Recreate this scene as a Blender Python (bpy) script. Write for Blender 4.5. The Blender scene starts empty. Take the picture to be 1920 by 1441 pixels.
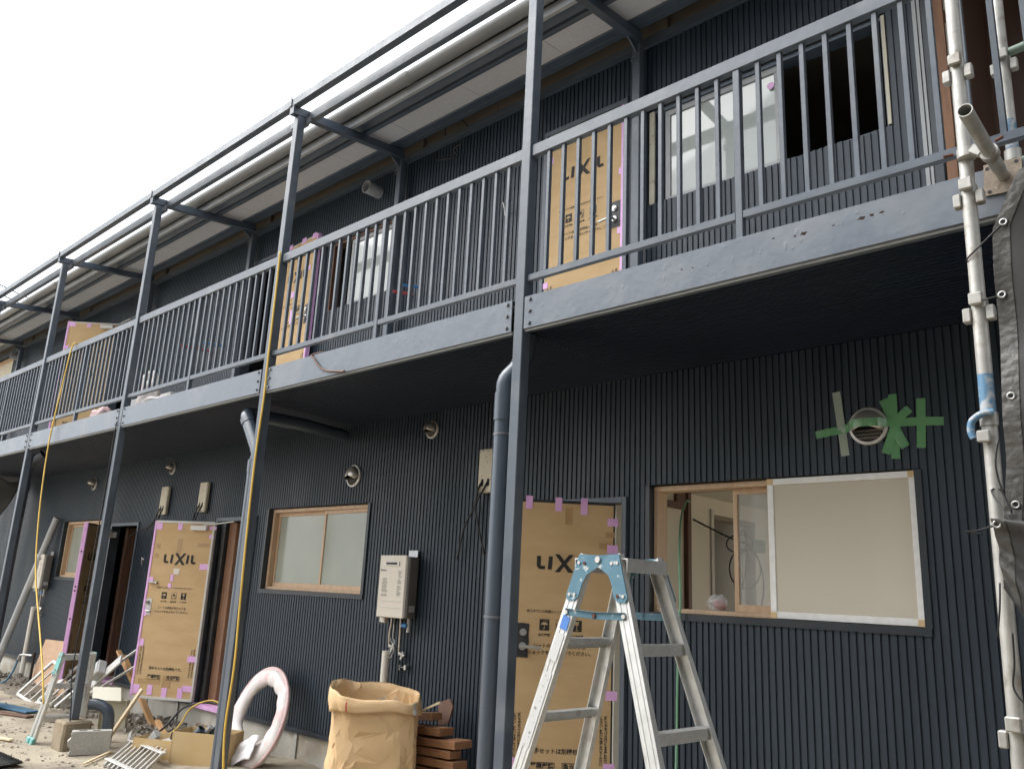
import bpy, math, random
from mathutils import Vector, Matrix, noise

# ------------------------------------------------------------------ camera, sky, sun, exposure
SC = bpy.context.scene
COL = SC.collection
cam_d = bpy.data.cameras.new('camera')
cam = bpy.data.objects.new('camera', cam_d)
COL.objects.link(cam)
cam_d.sensor_fit = 'HORIZONTAL'
cam_d.sensor_width = 36.0
cam_d.lens = 36.0 * 1534.63 / 1920.0
cam_d.clip_start = 0.05
cam_d.clip_end = 3000.0
_r = Vector((0.73506508, 0.67646513, 0.04554397))
_u = -Vector((-0.13429465, 0.21111307, -0.96819224))
_f = Vector((-0.66456322, 0.705568, 0.24602749))
cam.matrix_world = Matrix(((_r.x, _u.x, -_f.x, 0.0), (_r.y, _u.y, -_f.y, 0.0), (_r.z, _u.z, -_f.z, 1.5), (0, 0, 0, 1)))
SC.camera = cam

SUN_EL, SUN_AZ = math.radians(53), math.radians(236)      # azimuth clockwise from +Y: the bright part of the cloud is behind the camera, to the left
world = bpy.data.worlds.new('World')
SC.world = world
world.use_nodes = True
nt = world.node_tree
nt.nodes.clear()
w_out = nt.nodes.new('ShaderNodeOutputWorld')
w_bg = nt.nodes.new('ShaderNodeBackground')
w_sky = nt.nodes.new('ShaderNodeTexSky')
w_sky.sky_type = 'NISHITA'
w_sky.sun_disc = False
w_sky.sun_elevation = SUN_EL
w_sky.sun_rotation = SUN_AZ
w_sky.air_density = 1.0
w_sky.dust_density = 6.0
w_sky.ozone_density = 1.0
w_hsv = nt.nodes.new('ShaderNodeHueSaturation')             # an overcast sky: nearly no colour
w_hsv.inputs['Saturation'].default_value = 0.08
w_mix = nt.nodes.new('ShaderNodeMix'); w_mix.data_type = 'RGBA'
w_mix.inputs[0].default_value = 0.40
w_mix.inputs[7].default_value = (8.2, 8.75, 9.3, 1)         # even cloud cover
w_bg.inputs['Strength'].default_value = 0.15
nt.links.new(w_sky.outputs[0], w_hsv.inputs['Color'])
nt.links.new(w_hsv.outputs[0], w_mix.inputs[6])
nt.links.new(w_mix.outputs[2], w_bg.inputs['Color'])
nt.links.new(w_bg.outputs[0], w_out.inputs['Surface'])

sun_d = bpy.data.lights.new('sun', 'SUN')
sun_d.energy = 1.2
sun_d.angle = math.radians(60)
sun_d.color = (1.0, 0.98, 0.95)
sun = bpy.data.objects.new('sun', sun_d)
COL.objects.link(sun)
_to = Vector((math.sin(SUN_AZ) * math.cos(SUN_EL), math.cos(SUN_AZ) * math.cos(SUN_EL), math.sin(SUN_EL)))
sun.rotation_euler = _to.to_track_quat('Z', 'Y').to_euler()
sun.location = _to * 30

SC.view_settings.view_transform = 'Standard'
SC.view_settings.look = 'None'
SC.view_settings.exposure = 1.0
SC.view_settings.gamma = 1.0
SC.view_settings.use_curve_mapping = False
SC.cycles.max_bounces = 5
SC.cycles.diffuse_bounces = 3
SC.cycles.glossy_bounces = 2
SC.cycles.transmission_bounces = 4
SC.cycles.transparent_max_bounces = 8
SC.cycles.caustics_reflective = False
SC.cycles.caustics_refractive = False
SC.cycles.use_adaptive_sampling = True
SC.cycles.adaptive_threshold = 0.03

random.seed(7)
V = Vector

# ------------------------------------------------------------------ materials
MAT = {}
def M(name, c, c2=None, scale=6.0, rough=0.5, metal=0.0, bump=0.0, bscale=40.0, spec=0.5, coat=0.0,
      stretch=(1, 1, 1), lo=0.35, hi=0.65, detail=3.0, rough2=None, alpha=1.0, c3=None, scale3=2.0, lo3=0.55, hi3=0.7, trans=0.0, sheen=0.0):
    m = bpy.data.materials.new(name)
    m.use_nodes = True
    n = m.node_tree; L = n.links.new
    p = n.nodes['Principled BSDF']
    p.inputs['Roughness'].default_value = rough
    p.inputs['Metallic'].default_value = metal
    p.inputs['Specular IOR Level'].default_value = spec
    p.inputs['Coat Weight'].default_value = coat
    p.inputs['Coat Roughness'].default_value = 0.15
    p.inputs['Alpha'].default_value = alpha
    p.inputs['Transmission Weight'].default_value = trans
    p.inputs['Base Color'].default_value = (*c, 1)
    if c2 is None and bump == 0:
        MAT[name] = m
        return m
    g = n.nodes.new('ShaderNodeNewGeometry')
    mp = n.nodes.new('ShaderNodeMapping'); mp.inputs['Scale'].default_value = stretch
    L(g.outputs['Position'], mp.inputs['Vector'])
    if c2 is not None:
        t = n.nodes.new('ShaderNodeTexNoise'); t.inputs['Scale'].default_value = scale; t.inputs['Detail'].default_value = detail
        L(mp.outputs[0], t.inputs['Vector'])
        r = n.nodes.new('ShaderNodeMapRange'); r.inputs[1].default_value = lo; r.inputs[2].default_value = hi
        L(t.outputs['Fac'], r.inputs[0])
        x = n.nodes.new('ShaderNodeMix'); x.data_type = 'RGBA'
        x.inputs[6].default_value = (*c, 1); x.inputs[7].default_value = (*c2, 1)
        L(r.outputs[0], x.inputs[0])
        last = x.outputs[2]
        if c3 is not None:
            t3 = n.nodes.new('ShaderNodeTexNoise'); t3.inputs['Scale'].default_value = scale3; t3.inputs['Detail'].default_value = 4
            L(g.outputs['Position'], t3.inputs['Vector'])
            r3 = n.nodes.new('ShaderNodeMapRange'); r3.inputs[1].default_value = lo3; r3.inputs[2].default_value = hi3
            L(t3.outputs['Fac'], r3.inputs[0])
            x3 = n.nodes.new('ShaderNodeMix'); x3.data_type = 'RGBA'
            L(last, x3.inputs[6]); x3.inputs[7].default_value = (*c3, 1); L(r3.outputs[0], x3.inputs[0])
            last = x3.outputs[2]
        L(last, p.inputs['Base Color'])
        if rough2 is not None:
            rr = n.nodes.new('ShaderNodeMapRange'); rr.inputs[1].default_value = lo; rr.inputs[2].default_value = hi
            rr.inputs[3].default_value = rough; rr.inputs[4].default_value = rough2
            L(t.outputs['Fac'], rr.inputs[0]); L(rr.outputs[0], p.inputs['Roughness'])
    if bump:
        b = n.nodes.new('ShaderNodeTexNoise'); b.inputs['Scale'].default_value = bscale; b.inputs['Detail'].default_value = 2
        L(mp.outputs[0], b.inputs['Vector'])
        k = n.nodes.new('ShaderNodeBump'); k.inputs['Strength'].default_value = bump; k.inputs['Distance'].default_value = 0.01
        L(b.outputs['Fac'], k.inputs['Height']); L(k.outputs[0], p.inputs['Normal'])
    MAT[name] = m
    return m

M('siding', (0.0175, 0.0285, 0.0420), (0.0240, 0.0370, 0.0520), scale=3, rough=0.42, rough2=0.55, spec=0.45, stretch=(1, 1, .25))
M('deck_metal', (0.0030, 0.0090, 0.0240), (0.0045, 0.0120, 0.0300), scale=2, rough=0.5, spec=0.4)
M('trim', (0.019, 0.026, 0.034), (0.025, 0.032, 0.041), scale=5, rough=0.38)
M('steel_paint', (0.072, 0.090, 0.114), (0.094, 0.113, 0.138), scale=5, rough=0.34, rough2=0.46, bump=0.12, bscale=22, c3=(0.125, 0.140, 0.158), scale3=3.2, lo3=.58, hi3=.72)
M('fascia_paint', (0.105, 0.126, 0.158), (0.128, 0.150, 0.180), scale=4, rough=0.30, rough2=0.42, bump=0.22, bscale=14, c3=(0.150, 0.168, 0.192), scale3=2.4, lo3=.53, hi3=.68)
M('beam_dark', (0.062, 0.082, 0.112), (0.078, 0.099, 0.130), scale=4, rough=0.4, bump=0.08, bscale=20)
M('rust', (0.045, 0.020, 0.013), (0.018, 0.011, 0.009), scale=60, rough=0.9)
M('bolt', (0.10, 0.11, 0.13), (0.16, 0.17, 0.18), scale=40, rough=0.4)
M('house_wall', (0.62, 0.60, 0.56), (0.56, 0.54, 0.50), scale=2, rough=.9)
M('house_roof', (0.10, 0.09, 0.085), (0.13, 0.115, 0.11), scale=6, rough=.8)
M('house_glass', (0.05, 0.06, 0.07), rough=.08)
M('eave_fascia', (0.33, 0.345, 0.36), (0.40, 0.41, 0.415), scale=6, rough=.4, bump=.1, bscale=20)
M('gutter', (0.21, 0.21, 0.205), (0.24, 0.238, 0.23), scale=3, rough=0.35)
M('eave_board', (0.60, 0.60, 0.62), (0.66, 0.66, 0.68), scale=70, rough=0.9, lo=.45, hi=.55)
M('plywood_band', (0.25, 0.215, 0.175), (0.20, 0.17, 0.14), scale=5, rough=0.8, stretch=(.3, 1, 4))
M('window_wood', (0.52, 0.355, 0.225), (0.60, 0.43, 0.29), scale=9, rough=0.55, stretch=(3, 3, .4), bump=.1, bscale=80)
M('brown_wood', (0.11, 0.052, 0.032), (0.16, 0.08, 0.05), scale=9, rough=0.6, stretch=(4, 4, .4))
M('stud_wood', (0.24, 0.12, 0.065), (0.18, 0.09, 0.05), scale=8, rough=0.7, stretch=(6, 6, .5))
M('brown_ply', (0.115, 0.066, 0.047), (0.085, 0.047, 0.034), scale=5, rough=0.6, stretch=(6, 6, .4))
M('plaster', (0.50, 0.47, 0.42), (0.42, 0.39, 0.35), scale=10, rough=.95)
M('cream_wall', (0.85, 0.80, 0.69), (0.82, 0.77, 0.66), scale=3, rough=0.9)
M('pale_panel', (0.58, 0.57, 0.54), (0.54, 0.53, 0.50), scale=3, rough=0.7)
M('ceiling_white', (0.72, 0.70, 0.65), (0.68, 0.66, 0.61), scale=3, rough=0.9)
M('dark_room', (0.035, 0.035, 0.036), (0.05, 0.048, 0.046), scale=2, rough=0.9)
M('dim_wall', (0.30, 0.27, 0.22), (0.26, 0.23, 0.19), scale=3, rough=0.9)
M('frosted', (0.33, 0.35, 0.30), (0.38, 0.395, 0.335), scale=1.6, rough=0.10, rough2=0.16, spec=0.6)
M('frosted_up', (0.36, 0.40, 0.38), (0.41, 0.44, 0.42), scale=1.4, rough=0.035, spec=0.9)
M('sash_grey', (0.30, 0.31, 0.32), (0.35, 0.36, 0.36), scale=5, rough=.45)
M('alu', (0.72, 0.72, 0.70), (0.60, 0.60, 0.58), scale=18, rough=0.36, rough2=0.5, metal=0.55, bump=.05, bscale=90, c3=(.42, .41, .38), scale3=9, lo3=.60, hi3=.75)
M('white_alu', (0.86, 0.86, 0.85), (0.78, 0.77, 0.75), scale=25, rough=0.45, metal=0.1)
M('tan_corner', (0.70, 0.52, 0.28), (0.64, 0.46, 0.25), scale=30, rough=.6)
M('cardboard', (0.54, 0.37, 0.195), (0.585, 0.41, 0.225), scale=4, rough=0.8, bump=.15, bscale=9, spec=.2, stretch=(1, 1, 3))
M('cardboard_box', (0.56, 0.40, 0.20), (0.60, 0.44, 0.24), scale=5, rough=0.8, bump=.1, bscale=14, spec=.2)
M('packing_tape', (0.40, 0.25, 0.11), (0.46, 0.29, 0.14), scale=12, rough=0.35)
M('pink_tape', (0.72, 0.39, 0.72), (0.78, 0.46, 0.77), scale=18, rough=0.45, bump=.15, bscale=60)
M('print_black', (0.022, 0.020, 0.018), rough=0.75)
M('print_tan', (0.52, 0.37, 0.20), rough=0.8)
M('door_white', (0.62, 0.61, 0.58), (0.54, 0.53, 0.50), scale=8, rough=0.5)
M('door_edge_black', (0.02, 0.02, 0.022), (0.035, 0.035, 0.037), scale=10, rough=0.5)
M('chrome', (0.48, 0.48, 0.47), rough=0.28, metal=0.8)
M('closer', (0.70, 0.69, 0.65), rough=0.4)
M('pvc_grey', (0.062, 0.080, 0.104), (0.074, 0.093, 0.118), scale=3, rough=0.26, spec=.6, stretch=(1, 1, .3))
M('pvc_light', (0.38, 0.39, 0.40), (0.44, 0.45, 0.45), scale=5, rough=0.3)
M('pvc_cream', (0.72, 0.68, 0.60), rough=0.4)
M('heater_face', (0.68, 0.62, 0.53), (0.70, 0.64, 0.55), scale=4, rough=0.42, spec=.5)
M('heater_side', (0.17, 0.155, 0.14), (0.15, 0.14, 0.125), scale=6, rough=0.5)
M('black', (0.012, 0.012, 0.013), rough=0.6)
M('grey_print', (0.30, 0.28, 0.25), rough=.8)
M('stainless', (0.60, 0.56, 0.51), (0.50, 0.46, 0.42), scale=8, rough=0.30, metal=0.7)
M('galv', (0.62, 0.63, 0.63), (0.52, 0.53, 0.54), scale=35, rough=0.35, metal=0.45)
M('box_cream', (0.72, 0.66, 0.53), (0.66, 0.60, 0.47), scale=10, rough=0.6, c3=(.38, .33, .25), scale3=22, lo3=.60, hi3=.72)
M('cable_black', (0.012, 0.012, 0.013), rough=0.45)
M('cable_white', (0.55, 0.54, 0.52), rough=0.5)
M('cord_yellow', (0.72, 0.48, 0.09), (0.66, 0.43, 0.07), scale=20, rough=0.45)
M('hose_green', (0.17, 0.36, 0.22), rough=0.45)
M('red_tube', (0.52, 0.07, 0.08), rough=0.35)
M('blue_tube', (0.05, 0.22, 0.48), rough=0.35)
M('blue_hose', (0.06, 0.16, 0.27), rough=0.4)
M('wrap_white', (0.76, 0.71, 0.69), (0.70, 0.50, 0.49), scale=7, rough=0.35, lo=.50, hi=.72, bump=.35, bscale=18, spec=.6)
M('wrap_pink', (0.62, 0.40, 0.40), (0.70, 0.52, 0.51), scale=9, rough=0.35, bump=.2, bscale=30)
M('cloth_white', (0.74, 0.72, 0.74), (0.68, 0.66, 0.68), scale=9, rough=0.8, bump=.25, bscale=30)
M('kraft', (0.66, 0.45, 0.245), (0.70, 0.49, 0.28), scale=6, rough=0.72, bump=.12, bscale=22, spec=.3)
M('paper_white', (0.70, 0.66, 0.58), rough=0.8)
M('red_mark', (0.50, 0.04, 0.04), rough=0.6)
M('silver_tape', (0.62, 0.62, 0.62), rough=0.35, metal=.3)
M('deck_timber', (0.27, 0.13, 0.065), (0.35, 0.18, 0.09), scale=10, rough=0.65, stretch=(1, 6, 6))
M('timber_orange', (0.42, 0.23, 0.10), (0.50, 0.29, 0.13), scale=10, rough=0.65, stretch=(4, 4, 1))
M('timber_pale', (0.68, 0.53, 0.33), (0.74, 0.60, 0.40), scale=9, rough=0.6, stretch=(4, 4, 1))
M('plywood', (0.50, 0.31, 0.19), (0.55, 0.36, 0.23), scale=4, rough=0.6, stretch=(1, 2, 4))
M('concrete_block', (0.33, 0.27, 0.19), (0.25, 0.205, 0.14), scale=9, rough=0.95, bump=.5, bscale=45, c3=(.16, .075, .03), scale3=5, lo3=.58, hi3=.7)
M('cinder', (0.47, 0.46, 0.43), (0.39, 0.38, 0.355), scale=60, rough=0.95, bump=.6, bscale=120)
M('foundation', (0.50, 0.475, 0.42), (0.42, 0.40, 0.355), scale=5, rough=0.95, bump=.3, bscale=40, c3=(.34, .29, .22), scale3=2.5, lo3=.55, hi3=.72)
M('rubble', (0.20, 0.18, 0.15), (0.28, 0.26, 0.225), scale=8, rough=0.95, bump=.4, bscale=60)
M('dirt', (0.165, 0.14, 0.11), (0.22, 0.19, 0.15), scale=7, rough=1.0, bump=.6, bscale=30)
M('ground_concrete', (0.40, 0.345, 0.26), (0.31, 0.265, 0.20), scale=1.8, rough=0.95, bump=.5, bscale=24, c3=(.17, .14, .11), scale3=1.6, lo3=.47, hi3=.66, detail=5)
M('tube_steel', (0.50, 0.49, 0.455), (0.40, 0.39, 0.365), scale=14, rough=0.42, rough2=.55, metal=0.35, bump=.1, bscale=60, c3=(.28, .25, .215), scale3=12, lo3=.58, hi3=.70)
M('tube_blue', (0.10, 0.22, 0.35), (0.42, 0.44, 0.45), scale=26, rough=0.5, lo=.48, hi=.60)
M('jack_brown', (0.33, 0.27, 0.21), (0.26, 0.21, 0.16), scale=14, rough=0.7, bump=.3, bscale=50, c3=(.6, .58, .52), scale3=40, lo3=.66, hi3=.70)
M('green_paint', (0.20, 0.32, 0.24), (0.32, 0.37, 0.32), scale=18, rough=0.5)
M('ladder_blue', (0.065, 0.165, 0.225), (0.09, 0.20, 0.265), scale=8, rough=0.42, bump=.1, bscale=40, c3=(.55, .58, .58), scale3=32, lo3=.63, hi3=.68)
M('teal_plastic', (0.14, 0.42, 0.40), (0.20, 0.48, 0.46), scale=20, rough=0.45)
M('rivet', (0.62, 0.60, 0.57), rough=0.4, metal=.4)
M('rusty_rivet', (0.12, 0.045, 0.03), rough=0.8)
M('tarp', (0.048, 0.047, 0.046), (0.058, 0.057, 0.056), scale=4, rough=0.55, bump=.05, bscale=30, spec=.3)
M('tarp_hem', (0.085, 0.080, 0.073), (0.066, 0.063, 0.058), scale=30, rough=0.45, bump=.5, bscale=34)
M('flange', (0.62, 0.60, 0.57), (0.55, 0.53, 0.50), scale=20, rough=.35, metal=.35)
M('dust_cloth', (0.13, 0.13, 0.128), (0.10, 0.10, 0.10), scale=4, rough=.9)
M('debris', (0.42, 0.36, 0.28), (0.17, 0.145, 0.12), scale=9, rough=.95)
M('label_white', (0.55, 0.55, 0.54), rough=0.45)
M('label_blue', (0.07, 0.20, 0.55), rough=0.45)
M('sky_wire', (0.02, 0.02, 0.022), rough=.7)
M('clear_plastic', (0.72, 0.72, 0.72), rough=0.18, alpha=.45, spec=.8)
M('paint_grey_panel', (0.46, 0.47, 0.47), (0.42, 0.43, 0.43), scale=6, rough=.5)
M('cream_plastic', (0.46, 0.43, 0.33), (0.42, 0.39, 0.30), scale=5, rough=.45)
M('light_plastic', (0.60, 0.59, 0.56), (0.52, 0.51, 0.49), scale=12, rough=.45)
M('white_steel', (0.66, 0.655, 0.63), (0.58, 0.57, 0.545), scale=10, rough=.4, metal=.2)
M('roof_metal', (0.10, 0.105, 0.11), (0.12, 0.125, 0.13), scale=3, rough=.5)

def see_through(name, color, amount, rough=.3, gloss=.06):
    m = bpy.data.materials.new(name); m.use_nodes = True
    n = m.node_tree; n.nodes.clear(); L = n.links.new
    o = n.nodes.new('ShaderNodeOutputMaterial'); mx = n.nodes.new('ShaderNodeMixShader')
    d = n.nodes.new('ShaderNodeBsdfPrincipled'); t = n.nodes.new('ShaderNodeBsdfTransparent')
    d.inputs['Base Color'].default_value = (*color, 1); d.inputs['Roughness'].default_value = rough
    d.inputs['Specular IOR Level'].default_value = .6
    mx.inputs[0].default_value = amount
    L(t.outputs[0], mx.inputs[1]); L(d.outputs[0], mx.inputs[2]); L(mx.outputs[0], o.inputs[0])
    MAT[name] = m
see_through('insect_screen', (0.82, 0.76, 0.64), .52, .6)
see_through('clear_pane', (0.55, 0.56, 0.54), .38, .08)
see_through('green_film', (0.20, 0.50, 0.22), .66, .16)
see_through('pale_film', (0.60, 0.70, 0.58), .60, .12)

# ------------------------------------------------------------------ mesh helpers
ROOT = {}
class MB:
    def __init__(s):
        s.v = []; s.f = []
    def add(s, vs, fs):
        o = len(s.v)
        s.v += [V(p) for p in vs]
        s.f += [tuple(i + o for i in f) for f in fs]
        return s
    def ob(s, c, a, b, d, bev=0.0):
        """box at centre c with half vectors a, b, d; bev chamfers its edges"""
        c, a, b, d = V(c), V(a), V(b), V(d)
        if bev <= 0:
            vs = [c + a * i + b * j + d * k for i in (-1, 1) for j in (-1, 1) for k in (-1, 1)]
            return s.add(vs, [(0, 1, 3, 2), (4, 6, 7, 5), (0, 4, 5, 1), (2, 3, 7, 6), (0, 2, 6, 4), (1, 5, 7, 3)])
        la, lb, ld = a.length, b.length, d.length
        bev = min(bev, .45 * min(la, lb, ld))
        ia, ib, id_ = a * (1 - bev / la), b * (1 - bev / lb), d * (1 - bev / ld)
        vs = []; ix = {}
        for i in (-1, 1):
            for j in (-1, 1):
                for k in (-1, 1):
                    for ax in range(3):
                        p = c + (a if ax == 0 else ia) * i + (b if ax == 1 else ib) * j + (d if ax == 2 else id_) * k
                        ix[(i, j, k, ax)] = len(vs); vs.append(p)
        F = []
        for sg in (-1, 1):
            q = [(-1, -1), (1, -1), (1, 1), (-1, 1)]
            if sg < 0: q = q[::-1]
            F.append(tuple(ix[(sg, j, k, 0)] for j, k in q))
            F.append(tuple(ix[(k, sg, j, 1)] for j, k in q))
            F.append(tuple(ix[(j, k, sg, 2)] for j, k in q))
        for i in (-1, 1):
            for j in (-1, 1):
                F.append((ix[(i, j, -1, 0)], ix[(i, j, 1, 0)], ix[(i, j, 1, 1)], ix[(i, j, -1, 1)])[::(1 if i * j > 0 else -1)])
                F.append((ix[(-1, i, j, 1)], ix[(1, i, j, 1)], ix[(1, i, j, 2)], ix[(-1, i, j, 2)])[::(1 if i * j > 0 else -1)])
                F.append((ix[(i, -1, j, 0)], ix[(i, -1, j, 2)], ix[(i, 1, j, 2)], ix[(i, 1, j, 0)])[::(1 if i * j > 0 else -1)])
        for i in (-1, 1):
            for j in (-1, 1):
                for k in (-1, 1):
                    t = (ix[(i, j, k, 0)], ix[(i, j, k, 1)], ix[(i, j, k, 2)])
                    F.append(t if i * j * k > 0 else t[::-1])
        return s.add(vs, F)
    def box(s, x0, x1, y0, y1, z0, z1, bev=0.0):
        return s.ob(((x0 + x1) / 2, (y0 + y1) / 2, (z0 + z1) / 2), ((x1 - x0) / 2, 0, 0), (0, (y1 - y0) / 2, 0), (0, 0, (z1 - z0) / 2), bev)
    def bar(s, p, q, w, d, side=(0, 0, 1), bev=0.0):
        """bar from p to q, w across 'side', d across the third direction"""
        p, q = V(p), V(q); ax = (q - p); n = ax.normalized(); sd = V(side)
        sd = (sd - n * sd.dot(n)).normalized(); t = n.cross(sd)
        return s.ob((p + q) / 2, ax / 2, sd * w / 2, t * d / 2, bev)
    def tube(s, pts, r, n=8, caps=True, closed=False, r_of=None):
        pts = [V(p) for p in pts]; N = len(pts); vs = []; F = []
        up = None
        for i, p in enumerate(pts):
            a = pts[(i - 1) % N] if (i > 0 or closed) else p
            b = pts[(i + 1) % N] if (i < N - 1 or closed) else p
            t = (b - a).normalized()
            if up is None:
                up = t.orthogonal().normalized()
            up = (up - t * up.dot(t))
            up = up.normalized() if up.length > 1e-6 else t.orthogonal().normalized()
            w = t.cross(up)
            rr = r if r_of is None else r_of(i / max(1, N - 1))
            for k in range(n):
                an = 2 * math.pi * k / n
                vs.append(p + up * math.cos(an) * rr + w * math.sin(an) * rr)
        for i in range(N if closed else N - 1):
            j = (i + 1) % N
            for k in range(n):
                F.append((i * n + k, i * n + (k + 1) % n, j * n + (k + 1) % n, j * n + k))
        if caps and not closed:
            F.append(tuple(range(n))[::-1]); F.append(tuple((N - 1) * n + k for k in range(n)))
        return s.add(vs, F)
    def pipe(s, p, q, r, ri, n=20):
        """hollow tube from p to q"""
        p, q = V(p), V(q); t = (q - p).normalized(); u = t.orthogonal().normalized(); w = t.cross(u)
        vs = []; F = []
        for c in (p, q):
            for rad in (r, ri):
                for k in range(n):
                    a = 2 * math.pi * k / n
                    vs.append(c + u * math.cos(a) * rad + w * math.sin(a) * rad)
        for k in range(n):
            k2 = (k + 1) % n
            F += [(k, k2, 2 * n + k2, 2 * n + k), (n + k2, n + k, 3 * n + k, 3 * n + k2), (k2, k, n + k, n + k2), (2 * n + k, 2 * n + k2, 3 * n + k2, 3 * n + k)]
        return s.add(vs, F)
    def prism(s, poly, ext):
        poly = [V(p) for p in poly]; e = V(ext); n = len(poly)
        vs = poly + [p + e for p in poly]
        F = [tuple(range(n))[::-1], tuple(range(n, 2 * n))] + [(i, (i + 1) % n, n + (i + 1) % n, n + i) for i in range(n)]
        return s.add(vs, F)
    def disc(s, c, nrm, r, h=.004, n=10):
        c = V(c); nrm = V(nrm).normalized(); u = nrm.orthogonal().normalized(); w = nrm.cross(u)
        return s.prism([c + u * math.cos(2 * math.pi * k / n) * r + w * math.sin(2 * math.pi * k / n) * r for k in range(n)], nrm * h)
    def grid(s, fn, nu, nv, thick=None):
        vs = []; F = []
        for i in range(nu + 1):
            for j in range(nv + 1):
                vs.append(V(fn(i / nu, j / nv)))
        for i in range(nu):
            for j in range(nv):
                a = i * (nv + 1) + j
                F.append((a, a + nv + 1, a + nv + 2, a + 1))
        return s.add(vs, F)
    def build(s, name, mat, parent=None, smooth=False, solid=0.0):
        o = V((0, 0, 0))
        if parent is not None:
            o = ROOT[parent.name]
        me = bpy.data.meshes.new(name)
        me.from_pydata([tuple(p - o) for p in s.v], [], s.f)
        me.materials.append(MAT[mat] if isinstance(mat, str) else mat)
        if smooth:
            for p in me.polygons: p.use_smooth = True
        ob = bpy.data.objects.new(name, me)
        COL.objects.link(ob)
        if parent is not None:
            ob.parent = parent
        ROOT[ob.name] = o
        if smooth == 'auto':
            me.set_sharp_from_angle(angle=math.radians(40))
        elif smooth == 'crease':
            me.set_sharp_from_angle(angle=math.radians(16))
        if solid:
            sm = ob.modifiers.new('thickness', 'SOLIDIFY'); sm.thickness = solid
        return ob

def tag(o, label=None, cat=None, group=None, kind=None):
    if label: o['label'] = label
    if cat: o['category'] = cat
    if group: o['group'] = group
    if kind: o['kind'] = kind
    return o
def thing(name, label, cat, loc=(0, 0, 0), group=None):
    o = bpy.data.objects.new(name, None)
    COL.objects.link(o)
    o.location = loc; o.empty_display_size = .1
    ROOT[o.name] = V(loc)
    return tag(o, label, cat, group)
def dup(o, parent, off):
    c = o.copy(); COL.objects.link(c); c.parent = parent
    c.location = V(o.location) + V(off)
    ROOT[c.name] = ROOT[o.name]
    return c
def B(*a, **k): return MB().box(*a, **k)

def smooth_path(pts, k=6):
    pts = [V(p) for p in pts]; out = []
    P = [pts[0]] + pts + [pts[-1]]
    for i in range(1, len(P) - 2):
        a, b, c, d = P[i - 1], P[i], P[i + 1], P[i + 2]
        for j in range(k):
            t = j / k
            out.append(.5 * ((2 * b) + (c - a) * t + (2 * a - 5 * b + 4 * c - d) * t * t + (3 * b - a - 3 * c + d) * t ** 3))
    out.append(pts[-1])
    return out
def cable(name, pts, r, mat, label=None, cat='cable', parent=None, n=6, k=6, group=None):
    o = MB().tube(smooth_path(pts, k), r, n).build(name, mat, parent, smooth=True)
    if label: tag(o, label, cat, group)
    return o

# ------------------------------------------------------------------ dimensions (metres; X along the facade, Y into the building, Z up)
G = -0.07            # ground
YF = 3.24            # front of the walkway posts
YW = 4.50            # face of the siding
PITCH = 0.041        # rib pitch of the siding
BAY = 2.73
PX = [-3.061 - BAY * k for k in range(-1, 6)]   # left edges of the posts, from right to left
PW = 0.07
ZS, ZD = 2.955, 3.13  # underside and top of the walkway
XL, XR = -20.0, 2.2

# ------------------------------------------------------------------ ground
def gz(x, y):
    h = 0.018 * noise.noise(V((x * .9, y * .9, 0))) + 0.008 * noise.noise(V((x * 3.1, y * 3.1, 4)))
    if y > 3.75 and x < -5.0:
        t = min(1, (y - 3.75) / .6)
        h += t * (.03 + .07 * noise.noise(V((x * 1.3, y * 1.3, 9))))
    return G + h
g = MB().grid(lambda u, v: (-400 + 800 * u, -400 + 800 * v, G - .05), 8, 8).build('ground', 'ground_concrete')
tag(g, kind='structure')
def yardf(u, v):
    x = -24 + 30 * u; y = -4 + 8.55 * v
    e = min(1, min(u, 1 - u) * 20, v * 12)
    return (x, y, gz(x, y) * e + (G - .06) * (1 - e))
yard = MB().grid(yardf, 150, 46).build('yard_ground', 'ground_concrete', smooth=True)
tag(yard, kind='structure')
def dirtf(u, v):
    x = -17.5 + 10.0 * u; y = 3.72 + .78 * v
    e = min(1, min(u, 1 - u) * 9, v * 3.2)
    z = gz(x, y) + .015 + .05 * noise.noise(V((x * 2.2, y * 2.2, 2))) + .025 * noise.noise(V((x * 6, y * 6, 5)))
    return (x, y, z * e + (gz(x, y) - .05) * (1 - e))
dirt = MB().grid(dirtf, 170, 18).build('dirt_strip', 'dirt', smooth=True)
tag(dirt, kind='structure')
# broken stones and rubble along the foundation
rb = MB(); rnd = random.Random(3)
for i in range(900):
    x = rnd.choice([rnd.uniform(-16.5, -7.7), rnd.uniform(-10.6, -8.0)]); y = 4.45 - abs(rnd.gauss(0, .26))
    if y < 3.62: continue
    s = rnd.choice([.008, .012, .016, .022, .034]) * rnd.uniform(.7, 1.4)
    c = V((x, y, gz(x, y) + .035 + s * .3))
    vs = []
    ax = [V((rnd.gauss(0, 1), rnd.gauss(0, 1), rnd.gauss(0, 1))).normalized() for _ in range(2)]
    a = ax[0]; b = (ax[1] - a * ax[1].dot(a)).normalized(); d = a.cross(b)
    for e_ in (a, -a, b, -b, d, -d):
        vs.append(c + e_ * s * rnd.uniform(.6, 1.3))
    rb.add(vs, [(0, 2, 4), (2, 1, 4), (1, 3, 4), (3, 0, 4), (2, 0, 5), (1, 2, 5), (3, 1, 5), (0, 3, 5)])
tag(rb.build('rubble', 'rubble'), 'grey broken stones and rubble along the bare foundation', 'rubble', kind='stuff')

# ------------------------------------------------------------------ the building
BL = thing('apartment_building', 'two storey apartment block clad in charcoal ribbed metal siding under renovation', 'building', (-7.9, YW, 0))

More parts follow.
